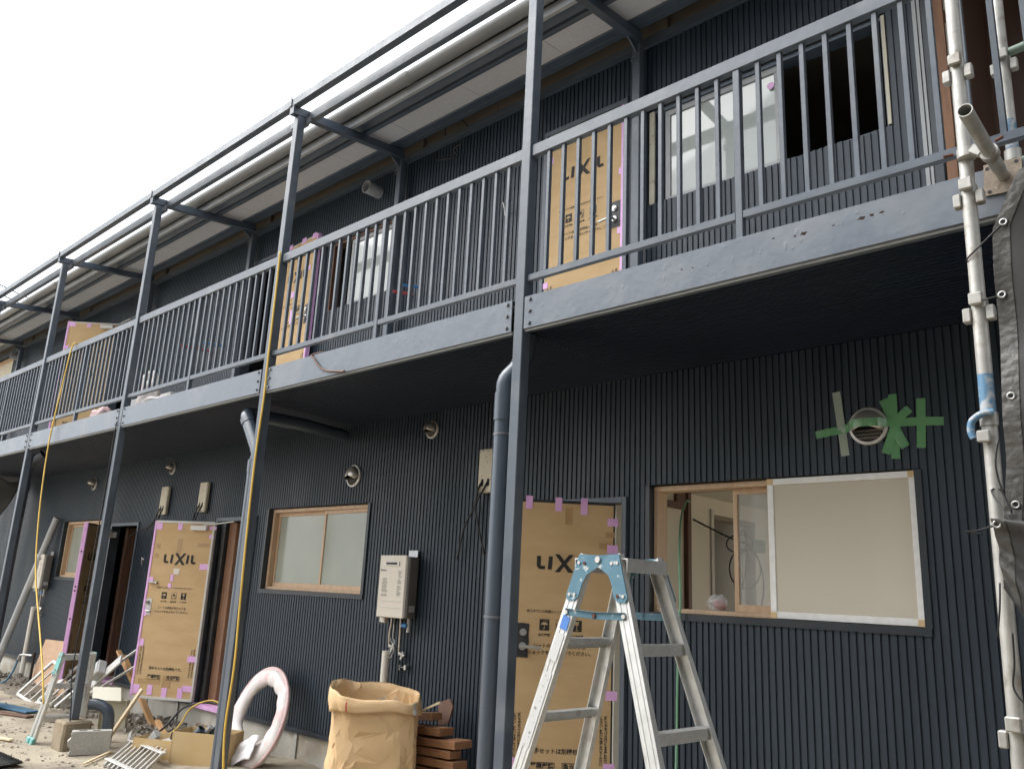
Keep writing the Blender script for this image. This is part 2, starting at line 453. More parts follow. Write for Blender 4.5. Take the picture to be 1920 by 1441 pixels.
def rib_profile(a0, a1):
    """(a, depth) along the ribbed sheet between a0 and a1, in phase everywhere"""
    out = []
    k = math.floor(a0 / PITCH) - 1
    while k * PITCH < a1 + PITCH:
        b = k * PITCH
        out += [(b, .0), (b + .0265, .0), (b + .0295, .009), (b + .0385, .009)]
        k += 1
    res = []
    for (p, q) in zip(out, out[1:]):
        if q[0] <= a0 or p[0] >= a1: continue
        def at(a):
            t = (a - p[0]) / (q[0] - p[0]); return p[1] + (q[1] - p[1]) * t
        if not res: res.append((max(a0, p[0]), at(max(a0, p[0]))))
        res.append((min(a1, q[0]), at(min(a1, q[0]))))
    return res
def siding(x0, x1, z0, z1, parent, ragged=0.0):
    n = max(1, math.ceil((x1 - x0) / 2.75))
    for i in range(n):
        a, b = x0 + (x1 - x0) * i / n, x0 + (x1 - x0) * (i + 1) / n
        pr = rib_profile(a, b); m = MB()
        vs = []
        for (x, d) in pr:
            j = ragged * (noise.noise(V((x * 9, z1, 0))) + .5 * noise.noise(V((x * 31, z1, 3)))) if ragged else 0
            vs += [(x, YW + d, z0), (x, YW + d, z1 + j)]
        m.add(vs, [(2 * k, 2 * k + 2, 2 * k + 3, 2 * k + 1) for k in range(len(pr) - 1)])
        m.build('siding_sheet', 'siding', parent)
def clad(x0, x1, z0, z1, holes):
    xs = sorted({x0, x1, *[min(max(h[0], x0), x1) for h in holes], *[min(max(h[1], x0), x1) for h in holes]})
    for a, b in zip(xs, xs[1:]):
        if b - a < 1e-4: continue
        c = (a + b) / 2
        H = sorted([h for h in holes if h[0] < c < h[1]], key=lambda h: h[2])
        z = z0
        for h in H:
            if h[2] - z > .01: siding(a, b, z, h[2], BL, .012 if (len(h) > 4 and h[4]) else 0)
            z = max(z, h[3])
        if z1 - z > .01: siding(a, b, z, z1, BL)
LOW = [(-2.98, -1.33, 1.40, 2.218), (-3.97, -3.14, .2, 2.15), (-7.56, -5.90, 1.40, 2.218), (-8.60, -7.76, .2, 2.15),
       (-11.44, -10.59, .2, 2.15), (-13.17, -11.55, 1.40, 2.218)]
UPP = [(-3.0, -1.32, 4.21, 4.965, 1), (-3.97, -3.17, 3.1, 5.14), (-6.95, -5.88, 4.22, 4.975, 1), (-8.57, -7.78, 3.1, 5.14),
       (-12.30, -11.45, 3.1, 5.14), (-18.9, -17.36, 4.62, 5.47, 1)]
clad(XL, XR, .235, ZS, LOW)
clad(XL, -1.17, ZD, 5.50, UPP)
# solid wall behind the sheets, with the same openings
def backing(x0, x1, z0, z1, holes, y0, y1, mat):
    xs = sorted({x0, x1, *[h[0] for h in holes], *[h[1] for h in holes]})
    m = MB()
    for a, b in zip(xs, xs[1:]):
        c = (a + b) / 2; z = z0
        for h in sorted([h for h in holes if h[0] < c < h[1]], key=lambda h: h[2]):
            if h[2] - z > .01: m.box(a, b, y0, y1, z, h[2])
            z = max(z, h[3])
        if z1 - z > .01: m.box(a, b, y0, y1, z, z1)
    return m.build('wall_core', mat, BL)
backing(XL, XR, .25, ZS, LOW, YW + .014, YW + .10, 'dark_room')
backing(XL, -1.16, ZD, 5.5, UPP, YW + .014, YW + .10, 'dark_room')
# concrete foundation with a flashing strip over it
def foundf(u, v):
    x = XL + (XR - XL) * u
    return (x, YW + .02 + .006 * noise.noise(V((x * 2, v * 3, 1))), -.35 + .58 * v)
MB().grid(foundf, 120, 8).build('foundation', 'foundation', BL, smooth=True)
for a, b in ((XL, -11.44), (-10.59, -8.60), (-7.76, -3.97), (-3.14, XR)):
    B(a, b, YW - .014, YW + .012, .205, .245).build('base_flashing', 'trim', BL)
# formwork joints and a patch on the foundation
for x in (-6.72, -8.05, -9.0, -9.75, -12.4):
    B(x, x + .05, YW + .004, YW + .02, -.3, .20).build('foundation_joint', 'cinder', BL)
B(-8.5, -7.9, YW + .002, YW + .02, -.2, .05).build('foundation_patch', 'concrete_block', BL)

# --- soffit of the walkway is part of the walkway; upper wall head: flashing, plywood band
B(XL, -1.17, YW - .035, YW + .005, 5.50, 5.507).build('head_flashing', 'beam_dark', BL)
B(XL, XR, YW - .03, YW - .022, 5.507, 5.575).build('head_trim', 'steel_paint', BL)
for i in range(13):
    a = -19.9 + i * 1.7
    B(a, a + 1.69, YW + .04, YW + .052, 5.50, 5.82).build('plywood_band', 'plywood_band', BL)
for k, p in enumerate(PX):
    B(p + .16, p + .23, YW + .0, YW + .04, 5.56, 5.70).build('rafter_block', 'plywood_band', BL)

# --- eave: gutter, fascia board, soffit boards, roof
gut = MB(); n = 14
for side in (0, 1):
    pass
vs = []; F = []
R0, R1, gy, gzc = .060, .056, 3.700, 5.637
ring = []
for k in range(n + 1):
    a = math.pi + math.pi * k / n
    ring.append((gy + R0 * math.cos(a), gzc + R0 * math.sin(a)))
for k in range(n, -1, -1):
    a = math.pi + math.pi * k / n
    ring.append((gy + R1 * math.cos(a), gzc + R1 * math.sin(a)))
for x in (XL, XR):
    vs += [(x, y, z) for y, z in ring]
N = len(ring)
gut.add(vs, [(i, (i + 1) % N, N + (i + 1) % N, N + i) for i in range(N)])
gu = gut.build('gutter', 'gutter', BL, smooth='auto')
for x in (-4.9, -8.9, -12.9, -16.9):
    m = MB(); vs = []
    for xx in (x, x + .11):
        for k in range(n + 1):
            a = math.pi + math.pi * k / n
            vs.append((xx, gy + .067 * math.cos(a), gzc + .067 * math.sin(a)))
    m.add(vs, [(i, i + 1, n + 2 + i, n + 1 + i) for i in range(n)])
    m.build('gutter_joint', 'gutter', gu, smooth=True)
B(XL, XR, 3.762, 3.80, 5.522, 5.602, .004).build('eave_fascia', 'eave_fascia', BL)
m = MB()
for k in range(8):
    t0, t1 = k / 8, (k + 1) / 8
    def cv(t): return (3.80 + .12 * t, 5.565 + .03 * math.sin(t * math.pi))
    (ya, za), (yb, zb) = cv(t0), cv(t1)
    m.add([(XL, ya, za), (XR, ya, za), (XR, yb, zb), (XL, yb, zb)], [(0, 1, 2, 3)])
m.build('eave_channel', 'beam_dark', BL, smooth=True)
B(XL, XR, 3.92, 3.962, 5.530, 5.60, .003).build('eave_batten', 'beam_dark', BL)
i = 0; x = XL
while x < XR - .1:
    x2 = min(x + .91, XR)
    m = MB(); m.add([(x + .002, 3.962, 5.578), (x2 - .002, 3.962, 5.578), (x2 - .002, 4.262, 5.606), (x + .002, 4.262, 5.606),
                     (x + .002, 3.962, 5.588), (x2 - .002, 3.962, 5.588), (x2 - .002, 4.262, 5.616), (x + .002, 4.262, 5.616)],
                    [(0, 1, 2, 3), (7, 6, 5, 4), (0, 4, 5, 1), (1, 5, 6, 2), (2, 6, 7, 3), (3, 7, 4, 0)])
    m.build('eave_board', 'eave_board', BL); x = x2
B(XL, XR, 4.255, 4.335, 5.592, 5.66, .004).build('wall_plate', 'beam_dark', BL)
B(XL, XR, 4.345, 4.40, 5.602, 5.67, .004).build('wall_plate', 'beam_dark', BL)
m = MB(); m.add([(XL - .3, 3.73, 5.655), (XR, 3.73, 5.655), (XR, 9.2, 6.65), (XL - .3, 9.2, 6.65), (XL - .3, 3.73, 5.695), (XR, 3.73, 5.695), (XR, 9.2, 6.69), (XL - .3, 9.2, 6.69)],
                [(0, 3, 2, 1), (4, 5, 6, 7), (0, 1, 5, 4), (1, 2, 6, 5), (2, 3, 7, 6), (3, 0, 4, 7)])
m.build('roof', 'roof_metal', BL)
# outer shell: floor slab, rear and gable walls with openings added to light the rooms
B(XL, XR, YW + .10, 8.4, 2.96, 3.12).build('floor_slab', 'dark_room', BL)
backing(XL, XR, -.3, 5.7, [(-2.5, 2.0, .26, 2.29), (-4.22, -3.42, .5, 2.4), (-8.4, -6.0, .9, 2.3)], 8.3, 8.4, 'cream_wall').name = 'rear_wall'
B(XL, XL + .1, YW + .02, 8.3, -.3, 6.3).build('gable_wall', 'siding', BL)
B(XR - .1, XR, YW + .11, 5.2, -.3, 6.3).build('gable_wall', 'siding', BL)
B(XR - .1, XR, 5.2, 8.3, 2.5, 6.3).build('gable_wall', 'siding', BL)
B(XL, XR, YW + .1, 8.3, .18, .24).build('ground_floor', 'timber_pale', BL)

# --- rooms seen through the openings
def plate(name, mat, *a): return B(*a).build(name, mat, BL)
# left wall of the room with a doorway into a dim passage
plate('room_wall', 'cream_wall', -3.40, -3.30, YW + .101, 5.90, .24, 2.50)
plate('room_wall', 'cream_wall', -3.40, -3.30, 6.62, 8.3, .24, 2.50)
plate('room_wall', 'cream_wall', -3.40, -3.30, 5.90, 6.62, 2.175, 2.50)
plate('inner_door_frame', 'ceiling_white', -3.31, -3.285, 5.86, 5.90, .24, 2.215)
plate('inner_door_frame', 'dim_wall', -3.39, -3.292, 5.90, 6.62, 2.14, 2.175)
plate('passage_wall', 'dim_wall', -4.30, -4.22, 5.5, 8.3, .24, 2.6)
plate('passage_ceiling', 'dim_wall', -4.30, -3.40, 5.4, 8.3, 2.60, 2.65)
plate('room_wall', 'cream_wall', -.62, -.55, YW + .101, 5.2, .24, 2.50)
plate('room_ceiling', 'ceiling_white', -3.30, 2.05, 5.52, 8.29, 2.30, 2.36)
plate('room_ceiling', 'ceiling_white', -3.30, 2.05, YW + .101, 5.52, 2.44, 2.50)
plate('room_post', 'brown_wood', -3.30, -3.262, 5.47, 5.515, .24, 2.44)
plate('room_beam', 'brown_wood', -3.30, -3.275, YW + .16, 5.47, 2.165, 2.215)
plate('room_beam', 'brown_wood', -3.30, -3.275, 5.33, 5.47, 2.216, 2.44)
# the other ground floor rooms
plate('room_wall', 'pale_panel', -8.36, -8.30, YW + .3, 6.4, .24, 2.4)
plate('room_wall', 'pale_panel', -9.0, -7.4, 6.4, 6.46, .24, 2.4)
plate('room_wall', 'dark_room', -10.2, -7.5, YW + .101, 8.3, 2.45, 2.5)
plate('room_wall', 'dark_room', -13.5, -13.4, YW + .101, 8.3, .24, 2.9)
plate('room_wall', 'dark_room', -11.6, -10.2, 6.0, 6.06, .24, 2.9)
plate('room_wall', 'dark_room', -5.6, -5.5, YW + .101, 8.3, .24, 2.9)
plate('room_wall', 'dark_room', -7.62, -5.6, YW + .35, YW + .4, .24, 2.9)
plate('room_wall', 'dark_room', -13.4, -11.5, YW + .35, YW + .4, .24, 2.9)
# upstairs
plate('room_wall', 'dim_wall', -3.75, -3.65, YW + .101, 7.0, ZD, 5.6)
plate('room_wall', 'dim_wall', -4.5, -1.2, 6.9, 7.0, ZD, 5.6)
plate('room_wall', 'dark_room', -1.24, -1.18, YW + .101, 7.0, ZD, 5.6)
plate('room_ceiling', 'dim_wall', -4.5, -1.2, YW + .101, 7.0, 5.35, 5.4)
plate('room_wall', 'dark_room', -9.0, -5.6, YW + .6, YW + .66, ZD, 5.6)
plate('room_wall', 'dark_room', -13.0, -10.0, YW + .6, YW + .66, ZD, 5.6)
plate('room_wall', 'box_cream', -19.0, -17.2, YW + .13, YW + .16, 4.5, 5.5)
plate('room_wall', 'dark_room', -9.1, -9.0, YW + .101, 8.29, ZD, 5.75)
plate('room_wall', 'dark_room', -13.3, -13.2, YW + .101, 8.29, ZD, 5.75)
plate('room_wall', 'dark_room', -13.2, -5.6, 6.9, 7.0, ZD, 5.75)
# stripped bay at the right end upstairs: stud, broken plaster and brown board walls
plate('corner_strip', 'sash_grey', -1.168, -1.148, YW - .012, YW + .03, ZD, 5.5)
plate('corner_strip', 'sash_grey', -1.143, -1.128, YW - .006, YW + .03, ZD, 5.5)
plate('corner_strip', 'trim', -1.124, -1.078, YW + .0, YW + .04, ZD, 5.5)
plate('corner_stud', 'stud_wood', -1.066, -1.015, YW + .01, YW + .09, ZD, 5.5)
for k in range(5):
    z = 3.16 + .42 * k + .03 * random.random()
    plate('plaster_remnant', 'plaster', -1.012, -.965 + .02 * random.random(), YW + .03, YW + .06, z, z + .33)
plate('board_wall', 'brown_ply', -.96, 2.2, YW + .75, YW + .79, ZD, 5.6)
plate('board_wall', 'brown_ply', -.99, -.95, YW + .09, YW + .75, ZD, 5.6)
for k in range(4):
    plate('board_joint', 'brown_wood', -.55 + .6 * k, -.535 + .6 * k, YW + .742, YW + .75, ZD, 5.6)
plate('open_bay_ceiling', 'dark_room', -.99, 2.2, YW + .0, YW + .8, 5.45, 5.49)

# --- windows
def window(x0, x1, z0, z1, label, sashes, wood='window_wood'):
    """timber frame set back in the siding; sashes = list of (x0, x1, y, pane material, sash material)"""
    y0, y1, t = YW + .042, YW + .15, .034
    m = MB()
    m.box(x0, x1, y0, y1, z1 - t, z1, .003).box(x0, x1, y0, y1, z0, z0 + t * .8, .003)
    m.box(x0, x0 + t, y0, y1, z0 + t * .8, z1 - t, .003).box(x1 - t, x1, y0, y1, z0 + t * .8, z1 - t, .003)
    w = m.build('window', wood, BL); tag(w, label)
    m = MB(); a, b, c = .03, .035, YW - .012
    m.box(x0 - a, x1 + a, c, y0, z0 - .040, z0).box(x0 - a, x0, c, y0 + .002, z0, z1).box(x1, x1 + b, c, y0 + .002, z0, z1)
    m.build('trim', 'trim', w)
    for (a0, a1, y, pane, sm) in sashes:
        s = .030; za, zb = z0 + t * .8, z1 - t
        q = MB(); q.box(a0, a1, y, y + .026, zb - .036, zb, .002).box(a0, a1, y, y + .026, za, za + .042, .002)
        q.box(a0, a0 + s, y, y + .026, za + .042, zb - .036, .002).box(a1 - s, a1, y, y + .026, za + .042, zb - .036, .002)
        q.build('sash', sm, w)
        B(a0 + s, a1 - s, y + .010, y + .015, za + .042, zb - .036).build('pane', pane, w)
    return w
wA = window(-2.962, -1.348, 1.424, 2.212, 'wide wooden sliding window, left half open, white metal screen at right',
            [(-2.43, -1.62, YW + .095, 'clear_pane', 'window_wood'), (-2.19, -1.385, YW + .062, 'clear_pane', 'window_wood')])
# white screen frame standing before the right half
m = MB(); y0, y1 = YW + .018, YW + .036
m.box(-2.168, -1.352, y0, y1, 2.176, 2.212, .002).box(-2.168, -1.352, y0, y1, 1.428, 1.466, .002)
m.box(-2.168, -2.132, y0, y1, 1.466, 2.176, .002).box(-1.386, -1.352, y0, y1, 1.466, 2.176, .002)
m.build('screen_frame', 'white_alu', wA)
B(-2.132, -1.386, y0 + .007, y0 + .009, 1.466, 2.176).build('insect_screen', 'insect_screen', wA)
for (x, z) in ((-2.168, 2.178), (-1.388, 2.178), (-2.168, 1.428), (-1.388, 1.428)):
    B(x, x + .036, y0 - .002, y0, z, z + .034).build('screen_corner', 'tan_corner', wA)
m = MB(); m.box(-1.640, -1.615, YW + .05, YW + .062, 1.79, 1.87, .004).ob((-1.60, YW + .05, 1.835), (.012, 0, -.03), (0, .006, 0), (.03, 0, .012), .003)
m.build('window_latch', 'light_plastic', wA)
wB = window(-7.545, -5.915, 1.424, 2.212, 'wooden framed sliding window with two frosted panes beside water heater',
            [(-7.51, -6.63, YW + .095, 'frosted', 'window_wood'), (-6.665, -5.95, YW + .062, 'frosted', 'window_wood')])
wD = window(-13.155, -11.565, 1.424, 2.212, 'wooden framed frosted window at far left of ground floor',
            [(-13.12, -12.3, YW + .095, 'frosted', 'window_wood'), (-12.33, -11.6, YW + .062, 'frosted', 'window_wood')])
# upstairs windows: no trim yet, siding cut to the opening
def window_up(x0, x1, z0, z1, label, sashes, wood='brown_wood'):
    y0, y1, t = YW + .02, YW + .12, .03
    m = MB(); m.box(x0, x1, y0, y1, z1 - t, z1).box(x0, x1, y0, y1, z0 - .03, z0 + .01).box(x0, x0 + t, y0, y1, z0 + .01, z1 - t).box(x1 - t, x1, y0, y1, z0 + .01, z1 - t)
    w = m.build('window', wood, BL); tag(w, label)
    for (a0, a1, y, pane, sm) in sashes:
        s = .04; q = MB()
        q.box(a0, a1, y, y + .03, z1 - t - .045, z1 - t, .002).box(a0, a1, y, y + .03, z0 - .02, z0 + .04, .002)
        q.box(a0, a0 + s, y, y + .03, z0 + .04, z1 - t - .045, .002).box(a1 - s, a1, y, y + .03, z0 + .04, z1 - t - .045, .002)
        q.build('sash', sm, w)
        B(a0 + s, a1 - s, y + .012, y + .017, z0 + .04, z1 - t - .045).build('pane', pane, w)
    return w
wA2 = window_up(-2.99, -1.325, 4.21, 4.965, 'upstairs window right of the cardboard door, one frosted sash, rest an open dark hole',
                [(-2.87, -2.0, YW + .035, 'frosted_up', 'sash_grey')], 'beam_dark')
B(-2.985, -2.945, YW + .005, YW + .02, 4.215, 4.95).build('cream_strip', 'box_cream', wA2)
B(-1.345, -1.325, YW - .004, YW + .02, 4.22, 4.95).build('cream_strip', 'cream_plastic', wA2)
tp = MB().disc((-2.062, YW + .033, 4.80), (0, -1, 0), .026, .002, 7).build('pink_sticker', 'pink_tape', wA2)
wB2 = window_up(-6.94, -5.89, 4.22, 4.975, 'upstairs frosted window behind the leaning cardboard door',
                [(-6.62, -5.92, YW + .035, 'frosted_up', 'sash_grey')])
wE2 = window_up(-18.9, -17.36, 4.62, 5.47, 'upstairs boarded window in pale timber at far left', [(-18.6, -17.4, YW + .03, 'box_cream', 'window_wood')], 'window_wood')

# ------------------------------------------------------------------ the steel walkway: posts, deck, railings, roof frame
WK = thing('steel_walkway', 'slate grey painted steel upper walkway with posts, railings and open roof frame', 'walkway', (-7.9, YF, G))
ZP = 5.394
def cross_z(y): return 5.394 + .1 * (y - 3.19)
post0 = B(PX[0], PX[0] + PW, YF, YF + PW, .17, ZP, .004).build('post', 'steel_paint', WK)
clamp0 = None
for k in range(1, len(PX)):
    dup(post0, WK, (PX[k] - PX[0], 0, 0))
# wall side posts standing on the deck
wp0 = B(PX[0], PX[0] + .066, 4.385, 4.452, ZD, 5.49, .004).build('wall_post', 'steel_paint', WK)
for k in range(1, len(PX)): dup(wp0, WK, (PX[k] - PX[0], 0, 0))
# cross beams over the posts
m = MB(); xa, xb = PX[0] + .005, PX[0] + .065
vs = []
for x in (xa, xb):
    for (y, z) in ((3.19, ZP), (4.42, ZP + .123), (4.42, ZP + .198), (3.19, ZP + .072)): vs.append((x, y, z))
m.add(vs, [(0, 1, 2, 3), (7, 6, 5, 4), (0, 4, 5, 1), (1, 5, 6, 2), (2, 6, 7, 3), (3, 7, 4, 0)])
cb0 = m.build('cross_beam', 'beam_dark', WK)
kn = MB(); kn.prism([(PX[0] + .03, 4.40, 5.40), (PX[0] + .03, 4.27, 5.49), (PX[0] + .03, 4.40, 5.50)], (.012, 0, 0)); kn0 = kn.build('gusset', 'beam_dark', WK)
br = MB().box(PX[0] + .072, PX[0] + .140, 3.31, 3.335, 5.335, 5.395, .003)
br0 = br.build('bracket', 'bolt', WK)
bq0 = MB().box(PX[0] - .045, PX[0] - .001, 3.245, 3.262, 5.30, 5.35, .002).build('bracket', 'bolt', WK)
lug = MB().prism([(PX[0] - .004, 3.186, 5.47), (PX[0] + .01, 3.186, 5.56), (PX[0] + .03, 3.186, 5.56), (PX[0] + .03, 3.186, 5.47)], (0, -.006, 0)); lug0 = lug.build('bracket', 'steel_paint', WK)
eye = MB(); c = V((PX[0] + .02, 4.37, 5.36)); eye.tube([c + V((.022 * math.cos(a), 0, .022 * math.sin(a))) for a in [2 * math.pi * q / 12 for q in range(10)]], .004, 5)
eye0 = eye.build('hook', 'bolt', WK)
for k in range(1, len(PX)):
    o = (PX[k] - PX[0], 0, 0)
    for q in (cb0, kn0, br0, bq0, lug0, eye0): dup(q, WK, o)
# outer purlin on the cross beams, inner purlin between them
for k in range(1, len(PX)):
    B(PX[k] + .033, PX[k - 1] + .031, 3.188, 3.25, 5.467, 5.541, .003).build('purlin', 'steel_paint', WK)
    B(PX[k] + .067, PX[k - 1] + .003, 3.342, 3.392, 5.385, 5.474, .003).build('purlin', 'steel_paint', WK)
# channel beam along the deck edge, bolted at each post
CH = {}
for k in range(1, len(PX)):
    a, b = PX[k] + PW + .004, PX[k - 1] - .022
    yA = YF + .003
    m = MB().box(a, b, yA, yA + .008, 2.945, 3.139, .003).box(a, b, yA + .008, yA + .075, 3.130, 3.139, .002).box(a, b, yA + .008, yA + .075, 2.945, 2.954, .002)
    ch = m.build('edge_beam', 'fascia_paint', WK); CH[k] = ch
    for x in (a + .042, b - .036):
        for z in (3.116, 3.045, 2.974):
            MB().disc((x, yA, z), (0, -1, 0), .0125, .003, 12).disc((x, yA - .003, z), (0, -1, 0), .0095, .008, 6).build('bolt', 'bolt', ch)
    # thin drip strip under the beam
    B(a, b, yA + .012, yA + .024, 2.934, 2.945).build('drip_strip', 'sash_grey', ch)
# rust holes and old fixing holes in the nearest beam
rr = random.Random(5)
for (x, z, s) in ((-1.96, 3.055, .006), (-1.90, 3.05, .006), (-1.49, 3.09, .007), (-1.35, 3.075, .018), (-1.39, 3.073, .008), (-1.10, 3.075, .016), (-1.06, 3.077, .012), (-1.02, 3.078, .009), (-1.22, 3.075, .005)):
    pts = [(x + s * (1.5 if i % 2 else 1) * rr.uniform(.5, 1.0) * math.cos(2 * math.pi * i / 9), YF + .0022, z + s * .6 * rr.uniform(.5, 1.0) * math.sin(2 * math.pi * i / 9)) for i in range(9)]
    MB().prism(pts[::-1], (0, .002, 0)).build('rust_hole', 'rust', CH[1])
# blisters and drips in the paint
for k, n_ in ((1, 46), (2, 40), (3, 24), (4, 12)):
    a, b = PX[k] + .12, PX[k - 1] - .08
    m = MB()
    for i in range(n_):
        x = rr.uniform(a, b); z = 3.06 + rr.gauss(0, .03); s = rr.uniform(.003, .011)
        if not 2.965 < z < 3.12: continue
        h = rr.choice([1, 1, 1.6, 3])
        ringv = [(x + s * math.cos(t), YF + .0029, z + s * h * math.sin(t)) for t in [2 * math.pi * q / 8 for q in range(8)]]
        m.add(ringv + [(x, YF + .0029 - s * .14, z)], [(q, 8, (q + 1) % 8) for q in range(8)])
    tag(m.build('paint_blister', 'fascia_paint', CH[k], smooth=True), kind='stuff')
# deck: ribbed underside, floor sheet
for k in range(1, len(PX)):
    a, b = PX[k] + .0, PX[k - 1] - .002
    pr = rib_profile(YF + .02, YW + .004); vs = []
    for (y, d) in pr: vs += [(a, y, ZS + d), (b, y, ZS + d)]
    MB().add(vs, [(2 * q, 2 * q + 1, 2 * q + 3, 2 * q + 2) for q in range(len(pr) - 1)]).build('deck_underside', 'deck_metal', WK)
    B(a, b, YF + .08, YW + .01, 3.10, ZD - .004).build('deck_floor', 'paint_grey_panel', WK)
# railings, one to a bay
def railing(k):
    a, b = PX[k] + PW, PX[k - 1]
    mid = (a + b) / 2
    y0, y1 = YF + .018, YF + .056
    m = MB().box(a, b, y0 - .004, y1 + .002, 4.037, 4.113, .004)
    m.box(a, mid - .018, y0 + .002, y1 - .004, 3.240, 3.280, .003).box(mid + .018, b, y0 + .002, y1 - .004, 3.240, 3.280, .003)
    r = m.build('railing', 'steel_paint', WK)
    B(mid - .018, mid + .018, y0, y1 - .001, 3.139, 4.037, .003).build('baluster', 'steel_paint', r)
    first = None
    for j in range(-11, 12):
        if j == 0: continue
        x = mid + j * .1095
        if first is None:
            first = B(x - .0115, x + .0115, y0 + .006, y0 + .031, 3.279, 4.038, .002).build('baluster', 'steel_paint', r); fx = x
        else: dup(first, r, (x - fx, 0, 0))
    return r
for k in range(1, len(PX)): railing(k)
# rusted feet on some balusters of the nearest bays
for (x, z) in ((-1.445, 3.285), (-1.225, 3.30), (-.90, 3.305), (-.79, 3.29), (-3.40, 3.35), (-3.62, 3.31), (-3.29, 3.30)):
    pts = [(x + .009 * rr.uniform(.3, 1.0) * math.cos(2 * math.pi * i / 8), YF + .0245, z + .024 * rr.uniform(.4, 1) * math.sin(2 * math.pi * i / 8)) for i in range(8)]
    MB().prism(pts[::-1], (0, .0018, 0)).build('rust_patch', 'rust', WK)
# concrete footing under each post
for k in range(len(PX)):
    rr2 = random.Random(k)
    p = PX[k] + .035
    m = MB(); s = .125
    m.ob((p + .01, 3.275, (.172 + G - .03) / 2), (s, 0, 0), (0, s, 0), (0, 0, (.172 - G + .03) / 2), .018)
    f = m.build('post_footing', 'concrete_block')
    tag(f, ['square concrete footing under the walkway post nearest the right edge', 'square concrete footing under the walkway post beside the tall stepladder', 'square concrete footing under the post with the yellow cord, by the cardboard boxes',
            'weathered square concrete footing with a broken concrete block leaning on it', 'square concrete footing under the second post from the left', 'square concrete footing under the leftmost post', 'square concrete footing under the post beyond the left edge'][k], 'footing', 'walkway post footings')

# ------------------------------------------------------------------ drainpipes
R_ = .055
def drain(label, path, collars, clips, mat='pvc_grey'):
    t = thing('drainpipe', label, 'drainpipe', path[-1])
    MB().tube(path, R_, 20).build('pipe', mat, t, smooth='auto')
    for (p, q) in collars: MB().tube([p, q], R_ + .006, 20).build('collar', mat, t, smooth='auto')
    for (p, pt) in clips:
        m = MB().tube([V(p) + V((0, 0, -.006)), V(p) + V((0, 0, .006))], R_ + .003, 16)
        m.bar(p, pt, .012, .02)
        m.build('clip', 'bolt', t, smooth='auto')
    return t
x1, y1 = -3.148, 3.29
drain('slate grey drainpipe beside the post nearest the tall stepladder',
      smooth_path([(x1 + .075, y1 + .085, 2.955), (x1 + .07, y1 + .08, 2.86), (x1 + .045, y1 + .05, 2.76), (x1 + .004, y1 + .005, 2.68), (x1, y1, 2.60)], 4) + [(x1, y1, 2.0), (x1, y1, 1.0), (x1, y1, G)],
      [((x1, y1, 2.44), (x1, y1, 2.60)), ((x1, y1, .35), (x1, y1, .47))], [((x1, y1, 2.36), (x1 + .09, y1, 2.36)), ((x1, y1, 1.37), (x1 + .09, y1, 1.37))])
x2 = PX[2] - .072
drain('slate grey drainpipe with a slanted offset behind the post carrying the yellow cord',
      [(-6.35, 4.47, 2.86), (-6.2, 3.9, 2.85), (-6.16, 3.44, 2.84)] + smooth_path([(-6.155, 3.38, 2.835), (-6.13, 3.345, 2.815), (-6.09, 3.335, 2.765)], 4) + [(-5.895, 3.330, 2.53)] + smooth_path([(-5.868, 3.328, 2.495), (-5.848, 3.326, 2.46), (x2 - .01, 3.325, 2.40)], 3) + [(x2 - .01, 3.325, 1.2), (x2 - .01, 3.325, G)],
      [((-6.10, 3.335, 2.775), (-6.065, 3.335, 2.735)), ((x2 - .01, 3.325, 2.32), (x2 - .01, 3.325, 2.42))], [])
x4 = PX[4] - .06
drain('slate grey drainpipe behind the leftmost post in view',
      smooth_path([(x4 + .15, 3.42, 2.9), (x4 + .08, 3.36, 2.83), (x4, 3.33, 2.72), (x4 - .02, 3.33, 2.6)], 4) + [(x4 - .02, 3.33, G)], [((x4 - .02, 3.33, 2.45), (x4 - .02, 3.33, 2.56))], [])
t = thing('drain_elbow', 'dark grey pipe elbow rising from the ground behind the weathered post footing', 'pipe', (-8.33, 3.52, G))
MB().tube(smooth_path([(-8.47, 3.40, .30), (-8.42, 3.44, .30), (-8.36, 3.50, .27), (-8.335, 3.53, .19), (-8.33, 3.53, G)], 5), .052, 16).build('pipe', 'pvc_grey', t, smooth='auto')

# ------------------------------------------------------------------ doors wrapped in printed cardboard
def text_mesh(s, size, bold=.012, space=1.0, lines=1.0):
    c = bpy.data.curves.new('text', 'FONT'); c.body = s; c.size = size; c.resolution_u = 2
    c.align_x = 'CENTER'; c.align_y = 'CENTER'; c.offset = bold * size; c.space_character = space; c.space_line = lines
    o = bpy.data.objects.new('text', c); COL.objects.link(o)
    bpy.context.view_layer.update()
    me = bpy.data.meshes.new_from_object(o.evaluated_get(bpy.context.evaluated_depsgraph_get()))
    vs = [tuple(v.co) for v in me.vertices]; fs = [tuple(p.vertices) for p in me.polygons]
    bpy.data.objects.remove(o); bpy.data.curves.remove(c); bpy.data.meshes.remove(me)
    return vs, fs
TXT = {}
def txt(s, size, **k):
    key = (s, size, tuple(sorted(k.items())))
    if key not in TXT: TXT[key] = text_mesh(s, size, **k)
    return TXT[key]

